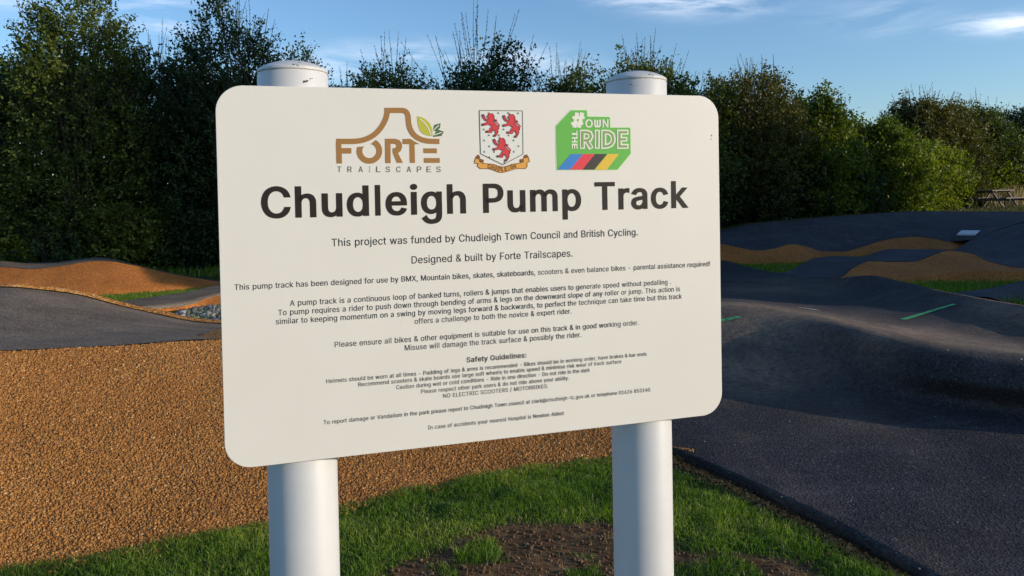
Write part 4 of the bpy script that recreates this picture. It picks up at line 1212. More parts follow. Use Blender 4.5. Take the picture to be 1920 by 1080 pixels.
TEXT = [
('heading_text', 'Chudleigh Pump Track', 'b', 0.0645, 0.833, 0.3981, 0.07116),
('text_line', 'This project was funded by Chudleigh Town Council and British Cycling.', '', 0.1733, 0.7265, 0.3496, 0.01742),
('text_line', 'Designed & built by Forte Trailscapes.', '', 0.3047, 0.5964, 0.3156, 0.01735),
('text_line', 'This pump track has been designed for use by BMX, Mountain bikes, skates, skateboards, scooters & even balance bikes - parental assistance required!', '', 0.0212, 0.8771, 0.2858, 0.01269),
('text_line', 'A pump track is a continuous loop of banked turns, rollers & jumps that enables users to generate speed without pedalling .', '', 0.1051, 0.7935, 0.2556, 0.01267),
('text_line', 'To pump requires a rider to push down through bending of arms & legs on the downward slope of any roller or jump. This action is', '', 0.0865, 0.8124, 0.2413, 0.01266),
('text_line', 'similar to keeping momentum on a swing by moving legs forward & backwards, to perfect the technique can take time but this track', '', 0.0826, 0.8161, 0.2271, 0.0127),
('text_line', 'offers a challenge to both the novice & expert rider.', '', 0.3076, 0.5924, 0.2128, 0.01264),
('text_line', 'Please ensure all bikes & other equipment is suitable for use on this track & in good working order.', '', 0.1743, 0.7255, 0.1831, 0.01268),
('text_line', 'Misuse will damage the track surface & possibly the rider.', '', 0.2897, 0.6108, 0.1689, 0.01266),
('text_line', 'Safety Guidelines:', 'b', 0.3962, 0.5055, 0.1399, 0.01265),
('text_line', 'Helmets should be worn at all times - Padding of legs & arms is recommended - Bikes should be in working order, have brakes & bar ends', '', 0.1594, 0.7408, 0.1248, 0.00952),
('text_line', 'Recommend scooters & skate boards use large soft wheels to enable speed & minimise risk wear of track surface', '', 0.211, 0.6892, 0.1148, 0.00952),
('text_line', 'Caution during wet or cold conditions - Ride in one direction - Do not ride in the dark', '', 0.2738, 0.6263, 0.1043, 0.00952),
('text_line', 'Please respect other park users & do not ride above your ability.', '', 0.3159, 0.5853, 0.0933, 0.00951),
('text_line', 'NO ELECTRIC SCOOTERS / MOTORBIKES.', '', 0.3537, 0.5453, 0.0822, 0.00944),
('text_line', 'To report damage or Vandalism in the park please report to Chudleigh Town council at clerk@chudleigh-tc.gov.uk or telephone 01626 853140.', '', 0.1533, 0.7488, 0.0573, 0.00946),
('text_line', 'In case of accidents your nearest Hospital is Newton Abbot', '', 0.3265, 0.5745, 0.0305, 0.00953),
]
TRI = {}
for nm, s, bold, xl, xr, zb, size in TEXT:
    f = Flat()
    pen, placed = 0.0, []
    sy = 0.716 * size / CAP
    for ch in s:
        if ch == ' ':
            pen += 112 if bold else 118
            continue
        if (ch, bold) not in TRI:
            adv, cs = glyph(ch)
            if bold:
                cs = embolden(cs, 11.5, 7.0)
                cs = [[(x, (y + 7.0) * CAP / (CAP + 14.0) if y > -20 else y) for x, y in c] for c in cs]
            else:
                cs = embolden(cs, 1.5, 1.0)
            TRI[ch, bold] = (adv + (16 if bold else 4), triangulate(cs))
        adv, tri = TRI[ch, bold]
        placed.append((pen, tri))
        pen += adv
    xs = [p + q[0] for p, tri in placed for pts, T in tri for q in pts]
    lo, hi = min(xs), max(xs)
    sx = (xr - xl) / (hi - lo)
    for p, tri in placed:
        f.put(tri, lambda q: (xl + (q[0] + p - lo) * sx, zb + q[1] * sy), 1)
    print_obj(f, nm, [M_BLACK if nm == 'heading_text' else M_INK])


# --- logos, drawn as flat print
class Logo(Flat):
    def __init__(s, ox, oy, sc):
        super().__init__()
        s.o = (ox, oy, sc)

    def m(s, p):
        return on_board(s.o[0] + p[0] / s.o[2], s.o[1] + p[1] / s.o[2])

    def poly(s, pts, layer, m):
        s.fill([[s.m(p) for p in pts]], layer, m)

    def stroke(s, pts, w, layer, m, closed=False):
        P = [np.array(p, float) for p in pts]
        n = len(P)
        L, R = [], []
        for k in range(n):
            a = P[k - 1] if (k or closed) else None
            b = P[(k + 1) % n] if (k < n - 1 or closed) else None
            ds = [d / (np.linalg.norm(d) + 1e-9) for d in ([P[k] - a] if a is not None else []) + ([b - P[k]] if b is not None else [])]
            ns = [np.array([-d[1], d[0]]) for d in ds]
            mm = sum(ns) / len(ns)
            mm = mm / max(0.3, mm @ mm)
            L.append(P[k] + mm * w / 2)
            R.append(P[k] - mm * w / 2)
        for k in range(n if closed else n - 1):
            j = (k + 1) % n
            s.poly([L[k], L[j], R[j], R[k]], layer, m)

    def letter(s, ch, cx, base, hgt, wid, layer, m, bold=0.0, rot=0.0):
        adv, cs = glyph(ch)
        if bold:
            cs = embolden(cs, bold, bold * 0.7)
        xs = [p[0] for c in cs for p in c]
        ys = [p[1] for c in cs for p in c]
        x0, x1, y0, y1 = min(xs), max(xs), min(ys), max(ys)
        ca, sa = math.cos(rot), math.sin(rot)
        out = []
        for c in cs:
            q = []
            for x, y in c:
                u = ((x - x0) / max(1, x1 - x0) - 0.5) * wid
                v = -((y - y0) / (y1 - y0)) * hgt + hgt / 2
                q.append(s.m((cx + u * ca - v * sa, base - hgt / 2 + u * sa + v * ca)))
            out.append(q)
        s.fill(out, layer, m)


def smooth_path(pts, n=6):
    P = [np.array(p, float) for p in pts]
    out = []
    for k in range(len(P) - 1):
        p0, p1, p2, p3 = P[max(k - 1, 0)], P[k], P[k + 1], P[min(k + 2, len(P) - 1)]
        for q in range(n):
            t = q / n
            out.append(0.5 * ((2 * p1) + (p2 - p0) * t + (2 * p0 - 5 * p1 + 4 * p2 - p3) * t * t + (3 * p1 - p0 - 3 * p2 + p3) * t ** 3))
    out.append(P[-1])
    return [tuple(p) for p in out]


INK_BROWN = plain('brown_print', (0.335, 0.165, 0.040), 0.5)
INK_LEAF = plain('leaf_green_print', (0.48, 0.47, 0.035), 0.5)
INK_DARKLEAF = plain('dark_green_print', (0.075, 0.135, 0.050), 0.5)
INK_GREY = plain('grey_print', (0.10, 0.10, 0.075), 0.5)
INK_PALE = plain('pale_print', (0.76, 0.75, 0.66), 0.5)

g = Logo(620, 190, 7.714)
g.stroke(smooth_path([(80, 578), (250, 580), (390, 574), (480, 556), (570, 520), (650, 465), (720, 390), (775, 300), (808, 215), (817, 160), (818, 132)], 5), 78, 1, 0)
g.stroke(smooth_path([(779, 132), (900, 131), (1030, 131), (1085, 148), (1115, 195), (1124, 260), (1132, 335), (1160, 420), (1220, 500), (1310, 552), (1400, 574), (1500, 579), (1573, 579)], 5), 76, 1, 0)
g.poly([(76, 600), (155, 600), (155, 675), (300, 675), (300, 755), (160, 755), (165, 900), (85, 900)], 1, 0)
arc = [(560 + 185 * math.cos(math.radians(a)), 718 - 185 * math.sin(math.radians(a))) for a in np.linspace(60, -198, 40)]
arc += [(560 + 102 * math.cos(math.radians(a)), 718 - 102 * math.sin(math.radians(a))) for a in np.linspace(-222, 78, 36)]
g.poly(arc, 1, 0)
g.poly([(785, 540), (930, 540), (995, 560), (1028, 605), (1035, 660), (1015, 715), (975, 750), (1045, 890), (958, 890), (898, 745), (895, 680), (930, 675), (952, 652), (945, 625), (920, 615), (866, 615), (868, 895), (790, 895)], 1, 0)
g.poly([(1040, 545), (1150, 540), (1200, 572), (1285, 618), (1214, 622), (1220, 890), (1145, 890), (1140, 620), (1040, 618)], 1, 0)
g.poly([(1340, 680), (1535, 680), (1538, 750), (1345, 750)], 1, 0)
g.poly([(1348, 820), (1578, 820), (1578, 890), (1350, 890)], 1, 0)
g.poly(smooth_path([(1250, 215), (1340, 240), (1425, 310), (1468, 400), (1470, 500)]) + smooth_path([(1470, 500), (1390, 492), (1310, 445), (1265, 345), (1250, 215)])[1:-1], 1, 1)
g.stroke(smooth_path([(1290, 255), (1350, 305), (1400, 370), (1447, 485)]), 15, 2, 4)
g.poly([(1590, 315), (1500, 340), (1487, 395), (1500, 430), (1530, 428), (1480, 515), (1600, 502), (1637, 440), (1555, 408), (1580, 385)], 1, 2)
g.stroke([(1492, 412), (1530, 375), (1565, 345)], 12, 2, 4)
g.stroke([(1490, 490), (1545, 470), (1605, 450)], 12, 2, 4)
for ch, x in zip('TRAILSCAPES', (125, 275, 435, 565, 690, 828, 980, 1133, 1280, 1420, 1560)):
    g.letter(ch, x, 1024, 82, 15 if ch == 'I' else 62, 1, 3)
print_obj(g, 'hill_logo', [INK_BROWN, INK_LEAF, INK_DARKLEAF, INK_GREY, INK_PALE])

INK_RED = plain('red_print', (0.62, 0.028, 0.040), 0.5)
INK_GOLD = plain('gold_print', (0.70, 0.34, 0.055), 0.5)
INK_SHIELD = plain('shield_white_print', (0.70, 0.71, 0.66), 0.5)
INK_RUST = plain('rust_print', (0.20, 0.075, 0.018), 0.5)
INK_OUT = plain('dark_outline_print', (0.06, 0.075, 0.06), 0.5)
g = Logo(880, 195, 8)
SH = [(150, 97), (795, 103), (805, 750), (505, 912), (168, 745)]
g.poly(SH, 1, 0)
g.stroke(SH, 9, 2, 1, closed=True)
LION = [(188, 165), (215, 152), (228, 185), (242, 215), (272, 236), (288, 212), (262, 190), (288, 158), (284, 122), (308, 145), (345, 142), (370, 178), (376, 230), (362, 255), (368, 275), (402, 310),
        (440, 345), (442, 380), (418, 388), (434, 412), (412, 460), (388, 492), (362, 482), (368, 460), (392, 452), (392, 425), (372, 398), (346, 382), (336, 430), (255, 428), (248, 402), (300, 396),
        (318, 355), (342, 340), (298, 308), (262, 314), (200, 328), (190, 295), (250, 283), (274, 260), (228, 242), (198, 205)]
TAIL = [(438, 350), (452, 322), (428, 292), (396, 268), (386, 242), (404, 230)]
for dx, dy in ((0, 0), (312, 14), (166, 370)):
    g.poly([(x + dx, y + dy) for x, y in LION], 3, 2)
    g.stroke([(x + dx, y + dy) for x, y in TAIL], 15, 3, 2)
    g.stroke([(x + dx, y + dy) for x, y in LION], 6, 4, 3, closed=True)
    for ex_, ey_ in ((205, 165), (203, 312), (262, 412), (378, 478), (402, 250)):
        g.poly([(ex_ + dx - 13, ey_ + dy - 11), (ex_ + dx + 13, ey_ + dy - 11), (ex_ + dx + 13, ey_ + dy + 11), (ex_ + dx - 13, ey_ + dy + 11)], 5, 3)
for x, y in ((433, 135), (580, 135), (730, 138), (217, 380), (513, 380), (293, 468), (443, 468), (588, 468), (222, 545), (663, 545), (298, 635), (738, 632), (225, 715), (372, 715), (667, 715), (300, 800), (525, 880)):
    g.poly([(x, y - 20), (x + 13, y + 16), (x, y + 8), (x - 13, y + 16)], 3, 1)
RIB = [(75, 860), (98, 800), (130, 762), (157, 790), (150, 822), (212, 840), (206, 890), (275, 895), (370, 905), (430, 930), (500, 945), (560, 932), (640, 902), (720, 890), (765, 885), (760, 835), (815, 818), (825, 775), (860, 760), (885, 800), (903, 865), (862, 885), (870, 930), (842, 970), (720, 968), (600, 1000), (540, 1020), (490, 1030), (430, 1020), (360, 990), (290, 970), (165, 970), (120, 932), (132, 892), (85, 890)]
g.poly(RIB, 1, 4)
g.stroke(RIB, 9, 2, 5, closed=True)
g.poly([(98, 800), (130, 762), (157, 790), (135, 832)], 3, 5)
g.poly([(150, 826), (212, 842), (206, 886), (162, 868)], 3, 5)
g.poly([(825, 775), (860, 760), (885, 800), (840, 815)], 3, 5)
g.poly([(760, 838), (812, 826), (818, 872), (768, 884)], 3, 5)
for ch, x, b, r in zip('CHUDLEIGH', (296, 345, 397, 450, 503, 552, 592, 636, 685), (966, 978, 993, 1008, 1010, 1004, 992, 976, 966), (0.10, 0.18, 0.22, 0.12, 0, -0.12, -0.2, -0.22, -0.15)):
    g.letter(ch, x, b, 66, 12 if ch == 'I' else 36, 3, 5, 10, r)
print_obj(g, 'crest', [INK_SHIELD, INK_OUT, INK_RED, plain('dark_red_print', (0.16, 0.012, 0.018), 0.5), INK_GOLD, INK_RUST])

INK_GREEN = plain('green_print', (0.105, 0.435, 0.050), 0.5)
INK_MINT = plain('mint_print', (0.66, 0.78, 0.54), 0.5)
INK_BLUE = plain('blue_print', (0.020, 0.20, 0.56), 0.5)
INK_REDBAND = plain('red_band_print', (0.72, 0.032, 0.060), 0.5)
INK_BLACKBAND = plain('black_band_print', (0.028, 0.022, 0.020), 0.5)
INK_YELLOW = plain('yellow_print', (0.72, 0.48, 0.035), 0.5)
INK_INSET = plain('letter_inset_print', (0.20, 0.33, 0.10), 0.5)
g = Logo(1030, 195, 8)
GP = [(320, 95), (560, 95), (568, 190), (905, 195), (912, 355), (1212, 355), (1218, 745), (1020, 985), (115, 988), (100, 330)]
g.stroke(GP, 26, 1, 1, closed=True)
g.poly(GP, 2, 0)
for k, (x0, x1, b0, b1) in enumerate(((320, 502, 122, 310), (502, 682, 310, 490), (682, 862, 490, 668), (872, 1042, 676, 858))):
    g.poly([(x0, 750), (x1, 750), (b1, 986), (b0, 986)], 3, 2 + k)
for a, b in (((415, 130), (372, 355)), ((490, 130), (438, 355))):
    g.stroke([a, b], 62, 3, 6)
g.stroke([(342, 207), (526, 203)], 44, 3, 6)
g.stroke([(322, 295), (505, 291)], 44, 3, 6)
g.poly([(418, 228), (440, 228), (434, 252), (412, 252)], 4, 0)
g.letter('O', 592, 356, 126, 112, 3, 6, 9)
g.stroke(smooth_path([(680, 235), (680, 310), (692, 340), (706, 340), (717, 310), (717, 240)], 4), 24, 3, 6)
g.stroke(smooth_path([(717, 240), (717, 310), (728, 340), (744, 340), (756, 310), (756, 235)], 4), 24, 3, 6)
g.letter('N', 838, 354, 124, 88, 3, 6, 9)
g.letter('T', 375, 494, 86, 100, 3, 6, 16, math.pi / 2)
g.letter('H', 375, 582, 86, 78, 3, 6, 16, math.pi / 2)
g.letter('E', 375, 678, 86, 78, 3, 6, 16, math.pi / 2)
RPATH = [(492, 670), (492, 424), (560, 424), (600, 438), (618, 482), (600, 532), (560, 548), (508, 548)]
for w, ly, m_ in ((76, 3, 6), (34, 4, 7)):
    e = 0 if w > 50 else 18
    g.stroke([(492, 672 - e), (492, 424), (560, 424), (602, 440), (620, 484), (602, 530), (560, 546), (515, 548)], w, ly, m_)
    g.stroke([(555, 545), (624, 672 - e)], w, ly, m_)
    g.stroke([(715, 388 + e), (715, 672 - e)], w, ly, m_)
    g.stroke([(812, 424), (812, 636), (870, 632), (920, 610), (950, 562), (953, 520), (938, 462), (895, 430), (860, 424)], w, ly, m_, closed=True)
    g.stroke([(1182 - e, 424), (1048, 424), (1048, 636), (1184 - e, 636)], w, ly, m_)
    g.stroke([(1060, 530), (1166 - e, 530)], w * 0.9, ly, m_)
print_obj(g, 'ride_logo', [INK_GREEN, INK_MINT, INK_BLUE, INK_REDBAND, INK_BLACKBAND, INK_YELLOW, INK_PALE, INK_INSET])

# two small scuffs near the right edge
f = Flat()
for x, y, r in ((1334, 254, 1.3), (1333, 261, 0.9)):
    f.fill([[on_board(x + r * math.cos(a) * 0.8, y + r * 1.5 * math.sin(a)) for a in np.linspace(0, 2 * math.pi, 9)[:-1]]], 1)
print_obj(f, 'scuff_mark', [INK_GREY])

M_LICHEN = plain('dark_lichen', (0.07, 0.07, 0.06), 0.9, 0.1)
FLECKS = [[(571.5, 152.5, 0.0024), (575.5, 151, 0.0020), (569, 154, 0.0014), (582, 146.5, 0.0012), (585.5, 145.5, 0.0009), (579, 149.5, 0.0008)],
          [(1189, 157, 0.0014), (1186, 156.5, 0.0010), (1196, 160, 0.0008)]]

# --- posts with domed caps
PR = 0.058
PY = 0.004 + 0.003 + PR


def lathe(prof_, n=56):
    V, F = [], []
    for r, z in prof_:
        V += [(r * math.cos(2 * math.pi * k / n), r * math.sin(2 * math.pi * k / n), z) for k in range(n)]
    for j in range(len(prof_) - 1):
        F += [(j * n + k, j * n + (k + 1) % n, (j + 1) * n + (k + 1) % n, (j + 1) * n + k) for k in range(n)]
    F.append(tuple(range((len(prof_) - 1) * n, len(prof_) * n)))
    return V, F


for (cxp, cyp), (sxp, syp) in (((569, 930), (554.5, 139)), ((1204.8, 930), (1196, 155))):
    x = on_board(cxp, cyp, PY)[0]
    top = on_board(sxp, syp, PY)[1] + BZ
    V, F = lathe([(PR, -0.06), (PR, top - 0.004), (PR - 0.0012, top - 0.002), (PR - 0.0012, top)])
    p = mesh_obj('post', V, F, M_POST, sign, smooth=True)
    p.location = (x, PY, 0)
    cap_prof = [(PR - 0.001, 0.0002), (PR + 0.0004, 0.001), (PR + 0.0004, 0.0034), (PR - 0.0002, 0.0040), (PR, 0.0046)]
    for a in np.linspace(0.10, 1, 12):
        rr_ = math.cos(a * math.pi / 2)
        cap_prof.append(((PR - 0.0002) * rr_ + 0.0003, 0.0046 + 0.0165 * (1 - rr_ ** 2.3) * 0.8 + 0.0033 * math.sin(a * math.pi / 2)))
    V, F = lathe(cap_prof)
    c = mesh_obj('post_cap', V, F, M_CAP, p, smooth=True)
    c.location = (0, 0, top)
    # lichen and chipped paint: small dark flecks on the paint
    V, F = [], []
    rf = np.random.default_rng(int(cxp))
    spots = FLECKS[0] if cxp < 800 else FLECKS[1]
    for fx, fy, fr in spots:
        bx, bz = on_board(fx, fy, PY - PR)
        ang0 = math.asin(max(-0.95, min(0.95, (bx - x) / PR)))
        zc = bz + BZ
        k0 = len(V)
        V.append((math.sin(ang0) * (PR + 0.0006), -math.cos(ang0) * (PR + 0.0006), zc))
        for q_ in range(9):
            a_ = 2 * math.pi * q_ / 9
            rr_ = fr * rf.uniform(0.5, 1.3)
            an = ang0 + math.cos(a_) * rr_ / PR
            V.append((math.sin(an) * (PR + 0.0006), -math.cos(an) * (PR + 0.0006), zc + math.sin(a_) * rr_ * 0.8))
        F += [(k0, k0 + 1 + q_, k0 + 1 + (q_ + 1) % 9) for q_ in range(9)]
    mesh_obj('lichen_fleck', V, F, M_LICHEN, p)

# ------------------------------------------------------------------ hedge: every shrub a thing with trunk and crown
def tubes(paths, radii, sides=4):
    V, F = [], []
    for P, R in zip(paths, radii):
        P = np.asarray(P)
        n = len(P)
        b = len(V)
        for k in range(n):
            d = P[min(k + 1, n - 1)] - P[max(k - 1, 0)]
            d = d / (np.linalg.norm(d) + 1e-9)
            u = np.cross(d, (0.3, 0.9, 0.31))
            u /= np.linalg.norm(u) + 1e-9
            w = np.cross(d, u)
            for q in range(sides):
                a = 2 * math.pi * q / sides
                V.append(P[k] + (u * math.cos(a) + w * math.sin(a)) * R[k])
        for k in range(n - 1):
            for q in range(sides):
                F.append((b + k * sides + q, b + k * sides + (q + 1) % sides, b + (k + 1) * sides + (q + 1) % sides, b + (k + 1) * sides + q))
    return np.array(V), np.array(F)


def leaves_mesh(C, D, size, rng, tint):
    """folded rhombic leaves at C, tips along D"""
    n = len(C)
    D = D / (np.linalg.norm(D, axis=1, keepdims=True) + 1e-9)
    r = rng.normal(size=(n, 3))
    S = np.cross(D, r)
    S /= np.linalg.norm(S, axis=1, keepdims=True) + 1e-9
    Nn = np.cross(S, D)
    L = (size * rng.uniform(0.6, 1.35, n))[:, None]
    W = L * 0.30
    V = np.stack([C, C + D * L * 0.5 + S * W + Nn * W * 0.3, C + D * L, C + D * L * 0.5 - S * W + Nn * W * 0.3], 1)
    F = (np.array([[0, 1, 2, 3]]) + 4 * np.arange(n)[:, None])
    return V.reshape(-1, 3), F, np.repeat(tint, 4)


def shrub(name, label, base, rx, ry, h, kind, n_twig, leaf, seed, shoots=30, shoot_len=0.8, shape=1.0, group=None, per=22, sparse=0.0, cat='shrub', low=0.12):
    rng = np.random.default_rng(seed)
    root = empty(name, tuple(base))
    tag(root, label, cat, group)
    body_h = h - (shoot_len * 0.55 if shoots else 0)
    # crown envelope: lumpy, widest at 45 % of its height
    n = n_twig
    th = rng.uniform(0, 2 * np.pi, n)
    u = rng.uniform(low, 1, n) ** 0.85
    lump = 1 + 0.30 * vnoise(np.c_[np.cos(th) * 1.2, np.sin(th) * 1.2, u * 2.6], 1.1, seed % 97, 3)
    prof = np.sin(np.clip(u * 0.80 + 0.17, 0, 1) * np.pi) ** (0.55 * shape)
    rad = prof * lump
    depth = rng.uniform(0, 1, n) ** 0.45            # most of the leaves sit near the surface
    P = np.c_[np.cos(th) * rx * rad * depth, np.sin(th) * ry * rad * depth, u * body_h * (0.93 + 0.12 * vnoise(np.c_[np.cos(th), np.sin(th)], 1.6, seed % 89, 2))]
    # clumps: thin out by noise so that gaps stay between them
    g = vnoise(P, 1.15, seed % 83, 3)
    keep = g > (-0.42 + sparse)
    P, th, u = P[keep], th[keep], u[keep]
    clump = vnoise(P, 0.75, seed % 79, 2)
    n = len(P)
    out = np.c_[np.cos(th), np.sin(th), np.zeros(n)]
    D = out * 0.7 + rng.normal(0, 0.5, (n, 3)) + np.c_[np.zeros((n, 2)), 0.35 + 0.75 * u]
    D /= np.linalg.norm(D, axis=1, keepdims=True)
    L = rng.uniform(0.22, 0.60, n) * (0.75 + 0.08 * h)
    t = rng.uniform(0, 1, (n, per))
    C = P[:, None] + D[:, None] * (t * L[:, None])[..., None] + rng.normal(0, leaf * 0.55, (n, per, 3))
    LD = D[:, None] * 0.5 + rng.normal(0, 0.75, (n, per, 3))
    tint = np.clip(0.42 + 0.22 * clump[:, None] + rng.normal(0, 0.15, (n, per)), 0, 1)
    C, LD, tint = C.reshape(-1, 3), LD.reshape(-1, 3), tint.ravel()
    SZ = np.full(len(C), leaf)
    # upright shoots above the outline
    paths, radii = [], []
    if shoots:
        a = rng.uniform(0, 2 * np.pi, shoots)
        q = rng.uniform(0, 1, shoots) ** 0.6
        x, y = np.cos(a) * rx * 0.72 * q, np.sin(a) * ry * 0.72 * q
        z0 = body_h * (0.97 - 0.30 * q ** 2) - 0.35
        ln = shoot_len * rng.uniform(0.5, 1.25, shoots) * (1.0 - 0.25 * q) + 0.35
        lean = np.c_[np.cos(a) * q * 0.45 + rng.normal(0, 0.14, shoots), np.sin(a) * q * 0.45 + rng.normal(0, 0.14, shoots), np.ones(shoots)]
        lean /= np.linalg.norm(lean, axis=1, keepdims=True)
        for k in range(shoots):
            b = np.array([x[k], y[k], z0[k]])
            bend = rng.normal(0, 0.05, 3)
            pts = [b + lean[k] * ln[k] * s + bend * s * s for s in (0, 0.35, 0.7, 1)]
            paths.append(pts)
            radii.append([0.009, 0.007, 0.005, 0.003])
            m = int(ln[k] * 30)
            s = rng.uniform(0.0, 1.0, m) ** 0.85
            c = b + lean[k] * (ln[k] * s)[:, None] + bend * (s * s)[:, None]
            d = lean[k] * 0.6 + rng.normal(0, 0.6, (m, 3))
            C = np.r_[C, c]
            LD = np.r_[LD, d]
            SZ = np.r_[SZ, leaf * (0.72 - 0.38 * s)]
            tint = np.r_[tint, np.clip(0.5 + rng.normal(0, 0.15, m), 0, 1)]
    V, F, T = leaves_mesh(C, LD, SZ, rng, tint)
    mesh_obj('crown', V, F, LEAF[kind], root, attr={'tint': T})
    # stems: several from the ground, forking into the crown
    for k in range(5):
        a = rng.uniform(0, 2 * np.pi)
        e = np.array([math.cos(a) * rx * 0.5, math.sin(a) * ry * 0.5, body_h * rng.uniform(0.6, 0.85)])
        s0 = np.array([math.cos(a) * 0.12, math.sin(a) * 0.12, -0.15])
        mid = s0 * 0.45 + e * 0.55 + np.array([-math.cos(a) * 0.1, -math.sin(a) * 0.1, 0.1])
        paths.append([s0, s0 * 0.7 + mid * 0.3 + rng.normal(0, 0.03, 3), mid, e])
        radii.append([0.055, 0.045, 0.03, 0.012])
        for j in range(4):
            f_ = mid + (e - mid) * rng.uniform(0, 0.9)
            tip = f_ + np.array([rng.normal(0, rx * 0.35), rng.normal(0, ry * 0.35), rng.uniform(0.2, 0.35) * body_h])
            paths.append([f_, (f_ + tip) / 2 + rng.normal(0, 0.06, 3), tip])
            radii.append([0.022, 0.015, 0.006])
    V, F = tubes(paths, radii)
    mesh_obj('trunk', V, F, M_BARK, root, smooth=True)
    return root


def base_at(px, d):
    x = at(px, 400, d=d)[0]
    return (x, d, float(ground_z(np.array(x), np.array(d))) - 0.02)


def height_to(px, py, d):
    return at(px, py, d=d)[2] - base_at(px, d)[2]


HG = 'tall shrubs of the hedge behind the track'
#      px,  d,   top, rx,  ry,  kind,  twigs, leaf, shoots, shoot_len, shape, sparse, label
HEDGE = [
    (-330, 17.0, 40, 2.0, 1.5, 'dark', 1500, 0.075, 40, 0.8, 1.0, 0.0, 'dark hedge shrub at the left end, mostly outside the picture'),
    (-45, 17.3, 48, 1.35, 1.4, 'dark', 1500, 0.070, 50, 0.9, 1.0, 0.02, 'dark shrub with thin upright shoots at the left edge of the hedge'),
    (155, 16.9, 8, 1.55, 1.5, 'olive', 2100, 0.070, 90, 0.45, 0.7, -0.05, 'tall rounded shrub with a sunlit olive top, left of the dip in the hedge'),
    (305, 18.4, 62, 1.2, 1.4, 'dark', 1200, 0.068, 50, 0.9, 0.9, 0.08, 'dark open shrub in the dip beside the tall olive-topped one'),
    (440, 17.6, 0, 1.75, 1.5, 'dark', 1900, 0.070, 90, 0.75, 0.9, 0.06, 'tall dark shrub with loose twiggy top, just left of the left sign post'),
    (560, 18.8, 90, 1.1, 1.3, 'dark', 900, 0.070, 40, 0.8, 1.0, 0.08, 'dark thin shrub sloping down behind the left post cap'),
    (650, 18.4, 128, 1.0, 1.3, 'dark', 800, 0.075, 30, 0.9, 1.0, 0.08, 'low thin shrub showing just right of the left post cap'),
    (740, 17.8, 92, 1.25, 1.3, 'olive', 1300, 0.075, 34, 0.9, 0.9, 0.04, 'shrub with two pointed tops above the board, right of the left post'),
    (905, 18.0, 38, 1.35, 1.4, 'dark', 1500, 0.078, 44, 1.6, 1.0, 0.05, 'dark spiky shrub, the tallest of those above the middle of the board'),
    (1060, 19.5, 112, 1.5, 1.4, 'olive', 1300, 0.078, 50, 1.0, 1.0, 0.05, 'olive shrub with fine bare shoots, left of the right sign post'),
    (1215, 20.0, 84, 1.7, 1.5, 'olive', 1600, 0.080, 70, 1.1, 1.0, 0.0, 'olive shrub with upright shoots behind the right post cap'),
    (1315, 22.0, 150, 1.5, 1.4, 'olive', 1300, 0.082, 34, 0.8, 1.0, 0.0, 'lower olive shrub at the top right corner of the board'),
    (1405, 22.5, 112, 1.7, 1.6, 'brown', 2100, 0.080, 90, 0.7, 0.65, -0.08, 'tall bronze-topped shrub just right of the board'),
    (1515, 23.5, 185, 1.6, 1.5, 'bright', 1700, 0.10, 20, 0.5, 1.0, 0.0, 'fresh green shrub with larger leaves, right of the bronze-topped one'),
    (1625, 26.0, 220, 2.1, 1.5, 'bright', 1900, 0.105, 24, 0.6, 1.0, 0.0, 'green shrub under the lowest dip of the hedge line'),
    (1735, 31.8, 168, 2.5, 1.7, 'brown', 2300, 0.095, 80, 0.9, 0.8, -0.05, 'wide olive brown shrub above the green mass near the picnic table'),
    (1835, 33.6, 186, 2.1, 1.6, 'olive', 1900, 0.095, 50, 0.9, 1.0, 0.0, 'olive shrub behind the picnic table with twiggy top'),
    (1935, 34.6, 188, 2.3, 1.7, 'dark', 1900, 0.10, 40, 0.8, 1.0, 0.0, 'dark shrub at the right edge of the hedge'),
]
for k, (px, d, top, rx, ry, kind, nt, leaf, ns, sl_, shp, spa, lab) in enumerate(HEDGE):
    shrub('hedge_shrub', lab, base_at(px, d), rx, ry, height_to(px, top, d), kind, nt, leaf, 100 + k, ns, sl_, shp, HG, sparse=spa)
